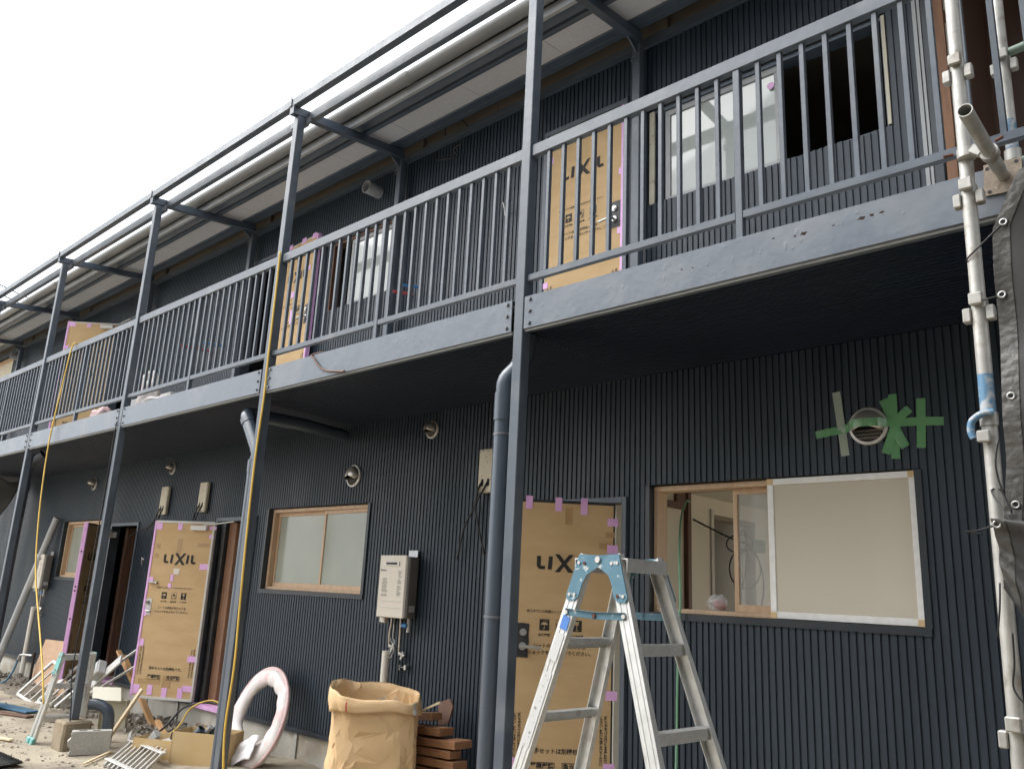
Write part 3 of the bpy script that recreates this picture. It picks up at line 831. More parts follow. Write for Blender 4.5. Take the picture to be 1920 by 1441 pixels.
class Face:
    """flat frame on a wrapped door: u across from the viewer's left, z up, d out of the face"""
    def __init__(s, PL, PR, z0, z1):
        s.PL = V((*PL, 0)); s.PR = V((*PR, 0)); s.w = (s.PR - s.PL).length
        s.e = (s.PR - s.PL) / s.w; s.n = s.e.cross(V((0, 0, 1))); s.z0, s.z1 = z0, z1; s.h = z1 - z0
    def P(s, u, z, d=0.0): return s.PL + s.e * u + V((0, 0, z)) + s.n * d
    def F(s, fu, ft, d=0.0): return s.P(fu * s.w, s.z1 - ft * s.h, d)   # fractions, from the left and from the top
    def slab(s, m, u0, u1, z0, z1, d0, d1, bev=0.0):
        return m.ob(s.P((u0 + u1) / 2, (z0 + z1) / 2, (d0 + d1) / 2), s.e * (u1 - u0) / 2, V((0, 0, (z1 - z0) / 2)), s.n * (d1 - d0) / 2, bev)
    def poly(s, m, pts, d): return m.add([s.P(u, z, d) for u, z in pts], [tuple(range(len(pts)))])
    def text(s, m, body, fu, ft, size, d, **k):
        vs, fs = txt(body, size, **k); c = s.F(fu, ft)
        return m.add([c + s.e * v[0] + V((0, 0, v[1])) + s.n * d for v in vs], fs)

PD = .0052          # height of the print above the leaf face
def print_face(fc, leaf, faded=False):
    m = MB(); w, H = fc.w, fc.h
    c = fc.F(.495, .222); cu = (c - fc.PL).dot(fc.e); cz = c.z
    def q(x0, x1, y0, y1, sl=0.0): fc.poly(m, [(cu + x0 - sl * .5, cz + y0), (cu + x1 - sl * .5, cz + y0), (cu + x1 + sl * .5, cz + y1), (cu + x0 + sl * .5, cz + y1)], PD)
    k = w / .75 * .88
    def L_(x):
        fc.poly(m, [(cu + a * k, cz + b * k) for a, b in ((x, -.03), (x + .022, -.054), (x + .072, -.054), (x + .072, -.026), (x + .034, -.026), (x + .034, .056), (x, .056))], PD)
    L_(-.236); q(-.138 * k, -.104 * k, -.054 * k, .056 * k, .006); q(.088 * k, .122 * k, -.054 * k, .056 * k, .006); L_(.150)
    fc.poly(m, [(cu + a * k, cz + b * k) for a, b in ((-.084, .076), (-.044, .076), (.078, -.072), (.034, -.072))], PD)
    fc.poly(m, [(cu + a * k, cz + b * k) for a, b in ((.040, .076), (.080, .076), (-.040, -.072), (-.080, -.072))], PD + .0002)
    tag(m.build('logo_print', 'print_black', leaf), kind='stuff')
    m = MB()
    fc.text(m, '竣工までこの保護シートをはがさないでください。', .48, .388, .0195, PD, space=.98)
    fc.text(m, 'シートの表面が凹むような', .47, .502, .028, PD, bold=.016)
    fc.text(m, 'ショックを与えないでください。', .48, .524, .028, PD, bold=.016)
    fc.text(m, '水濡厳禁', .315, .4665, .019, PD, bold=.03); fc.text(m, '取扱注意', .475, .4665, .019, PD, bold=.03); fc.text(m, 'ワレ物注意', .635, .4665, .017, PD, bold=.03)
    fc.text(m, '把手セットは別梱包です。', .515, .838, .034, PD, bold=.02)
    for fu in (.075, .905):
        fc.text(m, '\n'.join('鍵に土やホコリの付いたまま使わないで'), fu + .032, .80, .022, PD, lines=.72, bold=.02)
        fc.text(m, '\n'.join('ください。鍵穴に注油しないでください'), fu - .012, .80, .022, PD, lines=.72, bold=.02)
    # icons
    iz = .0625
    def sq(fu, ft): c = fc.F(fu, ft); return (c - fc.PL).dot(fc.e), c.z
    for fu in (.315, .635):
        u, z = sq(fu, .432); fc.poly(m, [(u - iz * .5, z - iz * .55), (u + iz * .5, z - iz * .55), (u + iz * .5, z + iz * .55), (u - iz * .5, z + iz * .55)], PD)
    u, z = sq(.475, .432)
    for (a, b, c_, d_) in ((-.5, -.46, -.55, .55), (.46, .5, -.55, .55), (-.46, .46, .51, .55), (-.46, .46, -.55, -.51)):
        fc.poly(m, [(u + a * iz, z + c_ * iz), (u + b * iz, z + c_ * iz), (u + b * iz, z + d_ * iz), (u + a * iz, z + d_ * iz)], PD)
    for sg in (-1, 1):      # a pair of hands
        P_ = [(sg * .36, -.02), (sg * .30, -.22), (sg * .14, -.34), (sg * .14, -.46), (sg * .26, -.46), (sg * .40, -.24), (sg * .42, .22), (sg * .36, .22)]
        P_ = P_ if sg > 0 else P_[::-1]
        fc.poly(m, [(u + a * iz, z + b * iz) for a, b in P_[::-1]], PD)
    fc.poly(m, [(u + .2 * iz * math.cos(t), z + .12 * iz + .22 * iz * math.sin(t)) for t in [2 * math.pi * q_ / 10 for q_ in range(10)]], PD)
    # boxed words
    for fu, body in ((.335, '平積厳禁'), (.645, '角当厳禁')):
        u, z = sq(fu, .885); bw, bh = .078, .0235
        for (a, b, c_, d_) in ((-bw, bw, bh - .004, bh), (-bw, bw, -bh, -bh + .004), (-bw, -bw + .004, -bh, bh), (bw - .004, bw, -bh, bh)):
            fc.poly(m, [(u + a, z + c_), (u + b, z + c_), (u + b, z + d_), (u + a, z + d_)], PD)
        fc.text(m, body, fu, .885, .036, PD, bold=.028)
    tag(m.build('printed_text', 'print_black', leaf), kind='stuff')
    m = MB()        # the light drawing inside the black icons
    u, z = sq(.315, .432)
    arc = [(u + .34 * iz * math.cos(t), z + .0 * iz + .26 * iz * math.sin(t)) for t in [math.pi * q_ / 10 for q_ in range(11)]]
    fc.poly(m, arc, PD + .0004)
    fc.poly(m, [(u - .02 * iz, z - .34 * iz), (u + .03 * iz, z - .34 * iz), (u + .03 * iz, z), (u - .02 * iz, z)], PD + .0004)
    fc.poly(m, [(u - .12 * iz, z - .42 * iz), (u + .03 * iz, z - .42 * iz), (u + .03 * iz, z - .34 * iz), (u - .12 * iz, z - .34 * iz)], PD + .0004)
    for q_ in range(5): fc.poly(m, [(u + (-.16 + .11 * q_) * iz, z + (.34 + .05 * (q_ % 2)) * iz), (u + (-.12 + .11 * q_) * iz, z + (.34 + .05 * (q_ % 2)) * iz), (u + (-.10 + .11 * q_) * iz, z + (.42 + .05 * (q_ % 2)) * iz)], PD + .0004)
    u, z = sq(.635, .432)
    fc.poly(m, [(u - .20 * iz, z + .42 * iz), (u - .16 * iz, z + .08 * iz), (u, z + .02 * iz), (u - .02 * iz, z + .22 * iz), (u + .06 * iz, z + .30 * iz), (u - .02 * iz, z + .42 * iz)][::-1], PD + .0004)
    fc.poly(m, [(u + .04 * iz, z + .42 * iz), (u + .10 * iz, z + .30 * iz), (u + .03 * iz, z + .20 * iz), (u + .04 * iz, z + .04 * iz), (u + .16 * iz, z + .08 * iz), (u + .20 * iz, z + .42 * iz)][::-1], PD + .0004)
    fc.poly(m, [(u - .02 * iz, z - .42 * iz), (u + .03 * iz, z - .42 * iz), (u + .03 * iz, z + .03 * iz), (u - .02 * iz, z + .03 * iz)], PD + .0004)
    fc.poly(m, [(u - .16 * iz, z - .46 * iz), (u + .17 * iz, z - .46 * iz), (u + .17 * iz, z - .42 * iz), (u - .16 * iz, z - .42 * iz)], PD + .0004)
    tag(m.build('icon_print', 'print_tan', leaf), kind='stuff')

def wrapped_door(PL, PR, z0, z1, label, lock='left', closer=None, tapes=(), parent=None, foam='left', ptapes=(), name='door', edge='door_white', handle=True, thing_cat=None):
    fc = Face(PL, PR, z0, z1)
    m = MB(); fc.slab(m, 0, fc.w, z0, z1, -.036, 0, .002)
    par = parent
    if parent is None:
        root = thing(name, label, thing_cat or 'door', fc.P(0, z0)); par = root
        leaf = m.build('door_leaf', edge, root)
    else:
        leaf = m.build(name, edge, parent); tag(leaf, label)
    # cardboard sheet, a little wavy
    def cf(u, v):
        uu = .012 + u * (fc.w - .024); zz = z0 + .02 + v * (fc.h - .04)
        d = .0032 + .0011 * noise.noise(V((uu * 5, zz * 3, PL[0])))
        return fc.P(uu, zz, d)
    MB().grid(cf, 12, 30).build('cardboard_sheet', 'cardboard', leaf, smooth=True)
    print_face(fc, leaf)
    for (fu, ft, fw, fh) in tapes:
        mm = MB(); u, z = fu * fc.w, z1 - ft * fc.h
        fc.slab(mm, max(-.004, u - fw / 2), min(fc.w + .03, u + fw / 2), z - fh / 2, z + fh / 2, .0044, .0066); mm.build('pink_tape', 'pink_tape', leaf)
    for (fu, ft, fw, fh) in ptapes:
        mm = MB(); u, z = fu * fc.w, z1 - ft * fc.h
        fc.slab(mm, u - fw / 2, u + fw / 2, z - fh / 2, z + fh / 2, .0044, .0049); mm.build('packing_tape', 'packing_tape', leaf)
    if foam:
        mm = MB(); a = (-.010, .018) if foam == 'left' else (fc.w - .018, fc.w + .010)
        fc.slab(mm, a[0], a[1], z0 + .0, z1, -.042, .0095, .004); mm.build('foam_edge', 'pink_tape', leaf)
    if handle:
        u = .07 if lock == 'left' else fc.w - .07; sg = 1 if lock == 'left' else -1
        mm = MB(); zc_ = z0 + fc.h * .505
        pl = [(u - .055, zc_ - .085), (u - .052, zc_ + .12), (u + .005, zc_ + .122), (u + .040, zc_ + .115), (u + .036, zc_ + .05), (u + .040, zc_ + .0), (u + .034, zc_ - .05), (u + .036, zc_ - .088)]
        pl = [(2 * u - a if sg < 0 else a, b) for a, b in pl]
        mm.prism([fc.P(a, b, .0046) for a, b in (pl if sg < 0 else pl[::-1])], fc.n * .0012); mm.build('lock_cutout', 'door_edge_black', leaf)
        mm = MB(); mm.disc(fc.P(u, zc_ + .065, .005), fc.n, .022, .012, 16).disc(fc.P(u, zc_ + .065, .017), fc.n, .014, .006, 14); mm.build('lock', 'chrome', leaf, smooth='auto')
        mm = MB(); mm.disc(fc.P(u, zc_ - .02, .005), fc.n, .024, .010, 16)
        mm.tube([fc.P(u, zc_ - .02, .014), fc.P(u, zc_ - .02, .048)], .010, 10); mm.tube([fc.P(u - .004 * sg, zc_ - .02, .048), fc.P(u + .05 * sg, zc_ - .021, .050), fc.P(u + .115 * sg, zc_ - .026, .046)], .0105, 10)
        mm.build('handle', 'chrome', leaf, smooth='auto')
    if closer:
        mm = MB(); u = closer * fc.w; z = z1 - .068
        fc.slab(mm, u - .095, u + .095, z - .026, z + .026, .004, .048, .005); mm.build('door_closer', 'closer', leaf)
        mm = MB(); p0 = fc.P(u + .05, z + .034, .03); p1 = fc.P(fc.w + .02, z + .050, .02); p2 = p1 + V((.34, .02, .02))
        mm.bar(p0, p1, .008, .022).bar(p1, p2, .008, .018); mm.build('closer_arm', 'closer', leaf)
    return fc, leaf

TOPS = [(.14, .018, .05, .085), (.50, .02, .05, .085), (.86, .022, .05, .085)]
# right ground floor door, ajar towards the camera
HA = (-3.205, 4.455); FA = (-3.665, 3.998)
fcA, dA = wrapped_door(FA, HA, .27, 2.105, 'cardboard covered entrance door standing ajar behind the tall stepladder', lock='left', parent=BL, foam=None, edge='door_edge_black',
    tapes=[(.12, .012, .045, .085), (.42, .015, .045, .09), (.68, .018, .045, .11), (.975, .07, .07, .05), (.975, .165, .07, .055), (.97, .40, .05, .06), (.985, .655, .07, .055), (.97, .885, .07, .06), (.03, .88, .07, .07), (.0, .21, .03, .06)],
    ptapes=[(.53, .055, .05, .11), (.95, .115, .06, .035), (.9, .155, .08, .04)])
# ground floor door by the yellow cord, swung wide open
HB = (-8.475, 4.415); FB = (-9.10, 4.045)
fcB, dB = wrapped_door(FB, HB, .262, 2.092, 'cardboard covered entrance door swung wide open, pink foam on its left edge', lock='left', parent=BL, foam='left', closer=.76, handle=False,
    tapes=[(.06, .03, .085, .08), (.42, .032, .055, .07), (.965, .035, .09, .035), (.965, .085, .06, .04), (.91, .26, .11, .06), (.05, .345, .06, .06), (.03, .53, .05, .08), (.05, .70, .06, .07), (.07, .955, .09, .09), (.30, .955, .06, .10), (.535, .965, .06, .10), (.79, .962, .06, .10), (.92, .775, .12, .06), (.90, .935, .13, .06), (.40, .33, .035, .07), (.38, .375, .04, .05)],
    ptapes=[(.45, .155, .055, .19), (.10, .15, .05, .05), (.09, .205, .05, .05), (.85, .135, .14, .04), (.27, .91, .26, .05), (.55, .905, .10, .12)])
mm = MB(); fcB.slab(mm, .012, fcB.w - .012, fcB.z1 - .022, fcB.z1 + .004, .003, .010); fcB.slab(mm, .02, fcB.w - .012, fcB.z0 - .004, fcB.z0 + .020, .003, .010); fcB.slab(mm, fcB.w - .022, fcB.w - .002, fcB.z0, fcB.z1, .003, .009)
mm.build('edge_strip', 'door_white', dB)
mm = MB(); c = fcB.F(.46, .292); fcB.slab(mm, .46 * fcB.w - .035, .46 * fcB.w + .035, c.z - .03, c.z + .03, .005, .006); mm.build('paper_note', 'paper_white', dB)
mm = MB(); z = fcB.F(0, .36).z; fcB.slab(mm, .03, .10, z - .008, z + .008, .006, .03, .003); mm.disc(fcB.P(.115, z, .008), fcB.n, .014, .02, 10); mm.build('door_guard', 'chrome', dB)
mm = MB(); z = fcB.F(0, .50).z; fcB.slab(mm, .02, .09, z - .085, z + .085, .004, .006); mm.build('lock_plate', 'door_white', dB)
mm = MB(); mm.disc(fcB.P(.05, z + .045, .006), fcB.n, .018, .02, 14); mm.build('lock', 'heater_side', dB)
mm = MB(); mm.disc(fcB.P(.05, z - .04, .006), fcB.n, .018, .01, 14); mm.tube([fcB.P(.05, z - .04, .03), fcB.P(.10, z - .042, .034)], .008, 8); mm.build('handle', 'chrome', dB, smooth='auto')
# far left ground floor door, ajar, seen almost edge-on
fcD, dD = wrapped_door((-10.86, 3.975), (-11.395, 4.455), .262, 2.105, 'cardboard covered door at far left of ground floor, seen almost edge on', lock='left', parent=BL, foam='left', handle=False, edge='brown_wood')
for z in (.55, .95, 1.28, 1.33, 1.75): MB().disc(fcD.P(-.0105, z, -.016), -fcD.e, .011, .003, 10).build('edge_bolt', 'print_black', dD)
# door frames (set in the siding)
def door_frame(x0, x1, z0, z1, mat, label, sill=True):
    m = MB(); y0, y1 = YW - .018, YW + .10
    m.box(x0, x0 + .035, y0, y1, z0, z1, .002).box(x1 - .035, x1, y0, y1, z0, z1, .002).box(x0 + .035, x1 - .035, y0, y1, z1 - .04, z1, .002)
    f = m.build('door_frame', mat, BL); tag(f, label)
    if sill: B(x0 + .03, x1 - .03, YW - .03, YW + .12, z0 - .03, z0 + .012).build('door_sill', 'pink_tape', f)
    return f
door_frame(-3.97, -3.14, .23, 2.15, 'steel_paint', 'dark steel frame of the door behind the tall stepladder')
fB = door_frame(-8.60, -7.76, .23, 2.15, 'steel_paint', 'dark steel frame of the wide open door')
B(-8.43, -8.28, YW + .06, YW + .16, .24, 2.1).build('old_jamb', 'stud_wood', fB)
B(-8.275, -7.80, YW + .12, YW + .135, .24, 2.02).build('inner_panel', 'pale_panel', fB)
B(-8.275, -7.80, YW + .12, YW + .135, 2.022, 2.10).build('inner_panel', 'timber_pale', fB)
B(-8.562, -8.44, YW + .02, YW + .10, .24, 2.09).build('seal_strip', 'door_edge_black', fB)
fD = door_frame(-11.44, -10.59, .23, 2.15, 'steel_paint', 'dark steel frame of the far left door')
B(-11.30, -11.22, YW + .13, YW + .3, .24, 2.1).build('old_jamb', 'brown_wood', fD)
B(-10.8, -10.6, YW + .11, YW + .14, .24, 2.1).build('inner_board', 'dim_wall', fD)
m = MB(); m.bar((-11.38, YW - .02, 2.05), (-10.98, YW - .22, 2.06), .008, .018).box(-11.38, -11.2, YW - .06, YW - .019, 1.96, 2.03, .004); m.build('closer_arm', 'closer', fD)
# upstairs doors
fcA2, dA2 = wrapped_door((-3.945, YW - .005), (-3.205, YW - .005), 3.28, 5.11, 'cardboard covered upstairs door at the right, closed, seen through the railing', lock='right', parent=BL, foam='right',
    tapes=[(.04, .13, .06, .06), (.02, .71, .06, .05), (.97, .30, .03, .05), (.96, .56, .03, .05), (.96, .93, .05, .06)])
door_frame(-3.985, -3.165, ZD, 5.15, 'steel_paint', 'dark steel frame of the right upstairs door', False)
door_frame(-8.57, -7.78, ZD, 5.15, 'steel_paint', 'dark steel frame of the middle upstairs doorway', False)
door_frame(-12.30, -11.45, ZD, 5.15, 'steel_paint', 'dark steel frame of the left upstairs doorway', False)
B(-8.2, -8.1, YW + .11, YW + .2, ZD, 4.95).build('old_jamb', 'brown_wood', BL)
fcB2, dB2 = wrapped_door((-7.80, 4.462), (-7.085, 4.415), 3.28, 5.11, 'cardboard covered upstairs door swung back flat on the wall behind the second post', lock='right', foam='right', parent=BL,
    tapes=[(.2, .005, .07, .06), (.6, .004, .09, .06), (.9, .006, .08, .06), (.42, .33, .06, .07), (.85, .2, .05, .05), (.45, .47, .05, .16)], ptapes=[(.45, .05, .05, .16)])
fcD2, dD2 = wrapped_door((-12.82, 3.94), (-12.30, 4.45), 3.28, 5.11, 'cardboard covered upstairs door at far left, swung open above the handrail', lock='left', parent=BL, foam='left', closer=.80, handle=False,
    tapes=[(.08, .025, .10, .07), (.42, .03, .06, .06), (.05, .22, .05, .05), (.05, .5, .05, .06)])

# ------------------------------------------------------------------ water heaters
def heater(x, z, label, loc_label_group=None, simple=False):
    """x, z = lower left front corner"""
    w, hgt, d = .332, .490, .125
    y0 = YW - .025 - d; y1 = YW - .025
    t = thing('water_heater', label, 'water heater', (x + w / 2, YW, z))
    B(x + .012, x + w + .012, y0 + .03, y1, z + .0, z + hgt - .01, .006).build('casing', 'heater_side', t)
    m = MB().ob((x + w / 2, y0 + .013, z + hgt / 2), (w / 2, 0, 0), (0, .013, 0), (0, 0, hgt / 2), .009); m.build('front_cover', 'heater_face', t)
    B(x + w - .003, x + w + .006, y0 + .012, y0 + .032, z + .01, z + hgt - .012).build('cover_seam', 'light_plastic', t)
    m = MB(); m.box(x + .03, x + w - .03, y0 - .003, y0 + .002, z + .125, z + .129).box(x + .03, x + w - .03, y0 - .003, y0 + .002, z + .075, z + .079); m.build('cover_rib', 'light_plastic', t)
    zc_ = z + hgt * .865
    m = MB(); m.ob((x + w * .5, y0 - .003, zc_), (.088, 0, 0), (0, .004, 0), (0, 0, .017), .004); v = m.build('exhaust_outlet', 'stainless', t)
    B(x + w * .5 - .076, x + w * .5 + .064, y0 - .0085, y0 - .0065, zc_ - .009, zc_ + .009).build('exhaust_slot', 'black', v)
    m = MB(); rr = random.Random(4)
    for (xa, xb, za, zb) in ((.04, .13, .165, .31), (.235, .295, .17, .36)):
        zz = za
        while zz < zb:
            if rr.random() < .85: m.box(x + xa + rr.uniform(0, .015), x + xb - rr.uniform(0, .03), y0 - .0012, y0 - .0006, z + zz, z + zz + .0055)
            zz += .0105
    tag(m.build('printed_notes', 'grey_print', t), kind='stuff')
    fc = Face((x, y0), (x + w, y0), z, z + hgt); m = MB(); fc.text(m, 'Paloma', .16, .245, .026, .0008); m.build('maker_name', 'print_black', t)
    m = MB(); m.prism([(x - .03, y0 + .04, z + .02), (x, y0 + .02, z + .10), (x, y0 + .02, z + .02)], (0, .09, 0)); m.build('side_cover', 'pvc_cream', t)
    B(x - .015, x + .055, y0 + .05, y0 + .10, z - .045, z + .0, .005).build('pipe_box', 'pvc_cream', t)
    B(x + w - .12, x + w - .01, YW - .028, YW - .02, z + hgt - .02, z + hgt + .045).build('wall_bracket', 'galv', t)
    B(x + w + .0125, x + w + .0135, y0 + .05, y0 + .11, z + .05, z + .10).build('rating_label', 'silver_tape', t)
    # flexible tubes, valve and the riser
    for (dx, ex, ez) in ((.11, .075, -.22), (.225, .205, -.27)):
        MB().tube(smooth_path([(x + dx, y0 + .08, z), (x + dx, y0 + .08, z - .05), (x + ex + .01, y0 + .09, z - .12), (x + ex, y0 + .10, ez + z)], 5), .010, 8).build('flexible_tube', 'stainless', t, smooth=True)
        m = MB().tube([(x + ex, y0 + .10, z + ez), (x + ex + .05, y0 + .12, z + ez - .02)], .017, 10).tube([(x + ex + .03, y0 + .1, z + ez - .05), (x + ex + .03, y0 + .12, z + ez + .01)], .013, 8); m.build('elbow', 'stainless', t, smooth='auto')
    MB().tube([(x + .31, y0 + .09, z), (x + .31, y0 + .09, z - .105)], .014, 10).build('drain_valve', 'light_plastic', t, smooth='auto')
    m = MB().tube([(x + .31, y0 + .075, z - .055), (x + .265, y0 + .06, z - .055)], .017, 10); m.build('valve_knob', 'blue_tube', t, smooth='auto')
    MB().tube([(x + .10, YW - .09, z - .26), (x + .095, YW - .09, G)], .034, 16).build('riser_pipe', 'pvc_cream', t, smooth='auto')
    pts = []
    for k in range(28):
        a = k / 28 * 4 * math.pi
        pts.append((x + .145 + .022 * math.sin(a) + .006 * math.sin(a * 2.3), y0 + .07 + .012 * math.cos(a * .7), z - .235 + .075 * math.cos(a * .5 + .4)))
    MB().tube([(x + .155, y0 + .07, z), (x + .152, y0 + .07, z - .15)] + pts, .0045, 6).build('coiled_wire', 'cable_white', t, smooth=True)
    m = MB().box(x + .19, x + .21, YW - .03, YW - .01, z - .40, z - .36).tube([(x + .20, YW - .025, z - .378), (x + .285, YW - .03, z - .372)], .006, 6).box(x + .27, x + .295, YW - .045, YW - .02, z - .39, z - .355); m.build('gas_tap', 'chrome', t)
    return t
heater(-5.498, 1.262, 'pale wall mounted water heater above the brown paper bag')
heater(-13.66, 1.243, 'pale wall mounted water heater at far left with a tap below')

# ------------------------------------------------------------------ vent hoods
def vent(x, z, label, r=.104, hood=.062):
    t = thing('vent_hood', label, 'vent', (x, YW, z))
    m = MB(); n = 28; vs = []; F = []
    prof = [(r, 0), (r, -.012), (r * .97, -.016), (r * .84, -.018)]
    for i, (rad, dy) in enumerate(prof):
        for k in range(n):
            a = 2 * math.pi * k / n; vs.append((x + rad * math.cos(a), YW + dy, z + rad * math.sin(a)))
    for i in range(len(prof) - 1):
        for k in range(n): F.append((i * n + k, i * n + (k + 1) % n, (i + 1) * n + (k + 1) % n, (i + 1) * n + k))
    m.add(vs, F); m.build('flange', 'flange', t, smooth='auto')
    # domed hood, open below
    m = MB(); rad = r * .845; vs = []; F = []; na, nb = 9, 18
    for i in range(na + 1):
        el = (math.pi / 2) * i / na
        for k in range(nb + 1):
            a = math.radians(-22) + math.radians(224) * k / nb
            rr = rad * math.cos(el)
            vs.append((x + rr * math.cos(a), YW - .016 - hood * math.sin(el) ** .8, z + rr * math.sin(a)))
    for i in range(na):
        for k in range(nb): F.append((i * (nb + 1) + k, i * (nb + 1) + k + 1, (i + 1) * (nb + 1) + k + 1, (i + 1) * (nb + 1) + k))
    m.add(vs, F); m.build('hood', 'stainless', t, smooth=True, solid=.0015)
    MB().disc((x, YW - .002, z), (0, -1, 0), rad * .98, .002, 24).build('dark_mouth', 'black', t)
    for k in range(3):
        zz = z - rad * (.30 + .22 * k); hw = math.sqrt(max(0, rad * rad - (zz - z) ** 2)) * .92
        m = MB().ob((x, YW - .014, zz), (hw, 0, 0), (0, .008, -.004), (0, .0006, .0012)); m.build('louvre', 'stainless', t)
    return t
vent(-1.562, 2.462, 'round steel vent hood crossed with green tape above the wide window')
vent(-6.172, 2.470, 'round steel vent hood above the two pane frosted window')
vent(-5.128, 2.795, 'small round vent hood high on the wall, right of the frosted window', .075, .07)
vent(-9.888, 2.785, 'small round vent hood above the pair of cream mounting boards', .075, .08)
vent(-12.291, 2.725, 'round vent hood above the far left window', .09, .085)
t = thing('vent_duct', 'bare galvanised duct stub sticking out of upper wall beside the cross beam', 'duct', (-6.187, YW, 5.325))
MB().pipe((-6.187, YW + .02, 5.325), (-6.187, YW - .17, 5.325), .062, .060, 28).build('duct_wall', 'galv', t, smooth='auto')
MB().pipe((-6.187, YW - .172, 5.325), (-6.187, YW - .155, 5.325), .065, .059, 28).build('rim', 'galv', t, smooth='auto')
t = thing('vent_duct', 'bare galvanised duct stub at the far left end of the upper wall', 'duct', (-17.0, YW, 5.36))
MB().pipe((-17.0, YW + .02, 5.36), (-17.0, YW - .16, 5.36), .062, .060, 20).build('duct_wall', 'galv', t, smooth='auto')

# ------------------------------------------------------------------ cream meter boards with black cables
def board(x0, z0, label, cables):
    t = thing('meter_board', label, 'mounting board', (x0 + .09, YW, z0))
    m = MB().ob((x0 + .09, YW - .025, z0 + .17), (.09, 0, 0), (0, .022, 0), (0, 0, .17), .010); m.build('plate', 'box_cream', t)
    m = MB()
    for (a, b) in ((.02, .315), (.05, .325), (.10, .32), (.10, .235), (.045, .13), (.05, .028), (.15, .30), (.14, .10)): m.disc((x0 + a, YW - .047, z0 + b), (0, -1, 0), .004, .0008, 8)
    m.build('screw_hole', 'print_black', t).__setitem__('kind', 'stuff')
    for a in (.055, .118):
        B(x0 + a - .013, x0 + a + .013, YW - .0482, YW - .0468, z0 + .05, z0 + .105).build('cable_slot', 'black', t)
    for c in cables: MB().tube(smooth_path([(x0 + c[0][0], YW - .045, z0 + .09)] + [(x0 + a, y, z0 + b) for a, y, b in c[1:]], 6), .008, 7).build('cable', 'cable_black', t, smooth=True)
    return t
board(-4.515, 2.232, 'cream mounting board half hidden behind the near drainpipe, black cables hanging', [[(.055,), (.03, YW - .06, .03), (-.02, YW - .05, -.12), (-.10, YW - .06, -.26), (-.19, YW - .03, -.50)], [(.118,), (.09, YW - .06, .03), (.0, YW - .05, -.10), (.04, YW - .04, -.28), (.10, YW - .03, -.46)]])
board(-9.04, 2.222, 'cream mounting board above the open cardboard door, right of a similar one', [[(.055,), (.03, YW - .06, .03), (-.05, YW - .05, -.08), (-.09, YW - .05, -.14)], [(.118,), (.10, YW - .06, .03), (.02, YW - .05, -.06), (-.03, YW - .05, -.14)]])
board(-10.02, 2.222, 'cream mounting board left of a similar one, cable running down to the left', [[(.055,), (.03, YW - .06, .03), (-.12, YW - .06, -.12), (-.45, YW - .1, -.22), (-.75, YW - .07, -.27)], [(.118,), (.10, YW - .06, .03), (.0, YW - .05, -.08), (-.30, YW - .08, -.22)]])

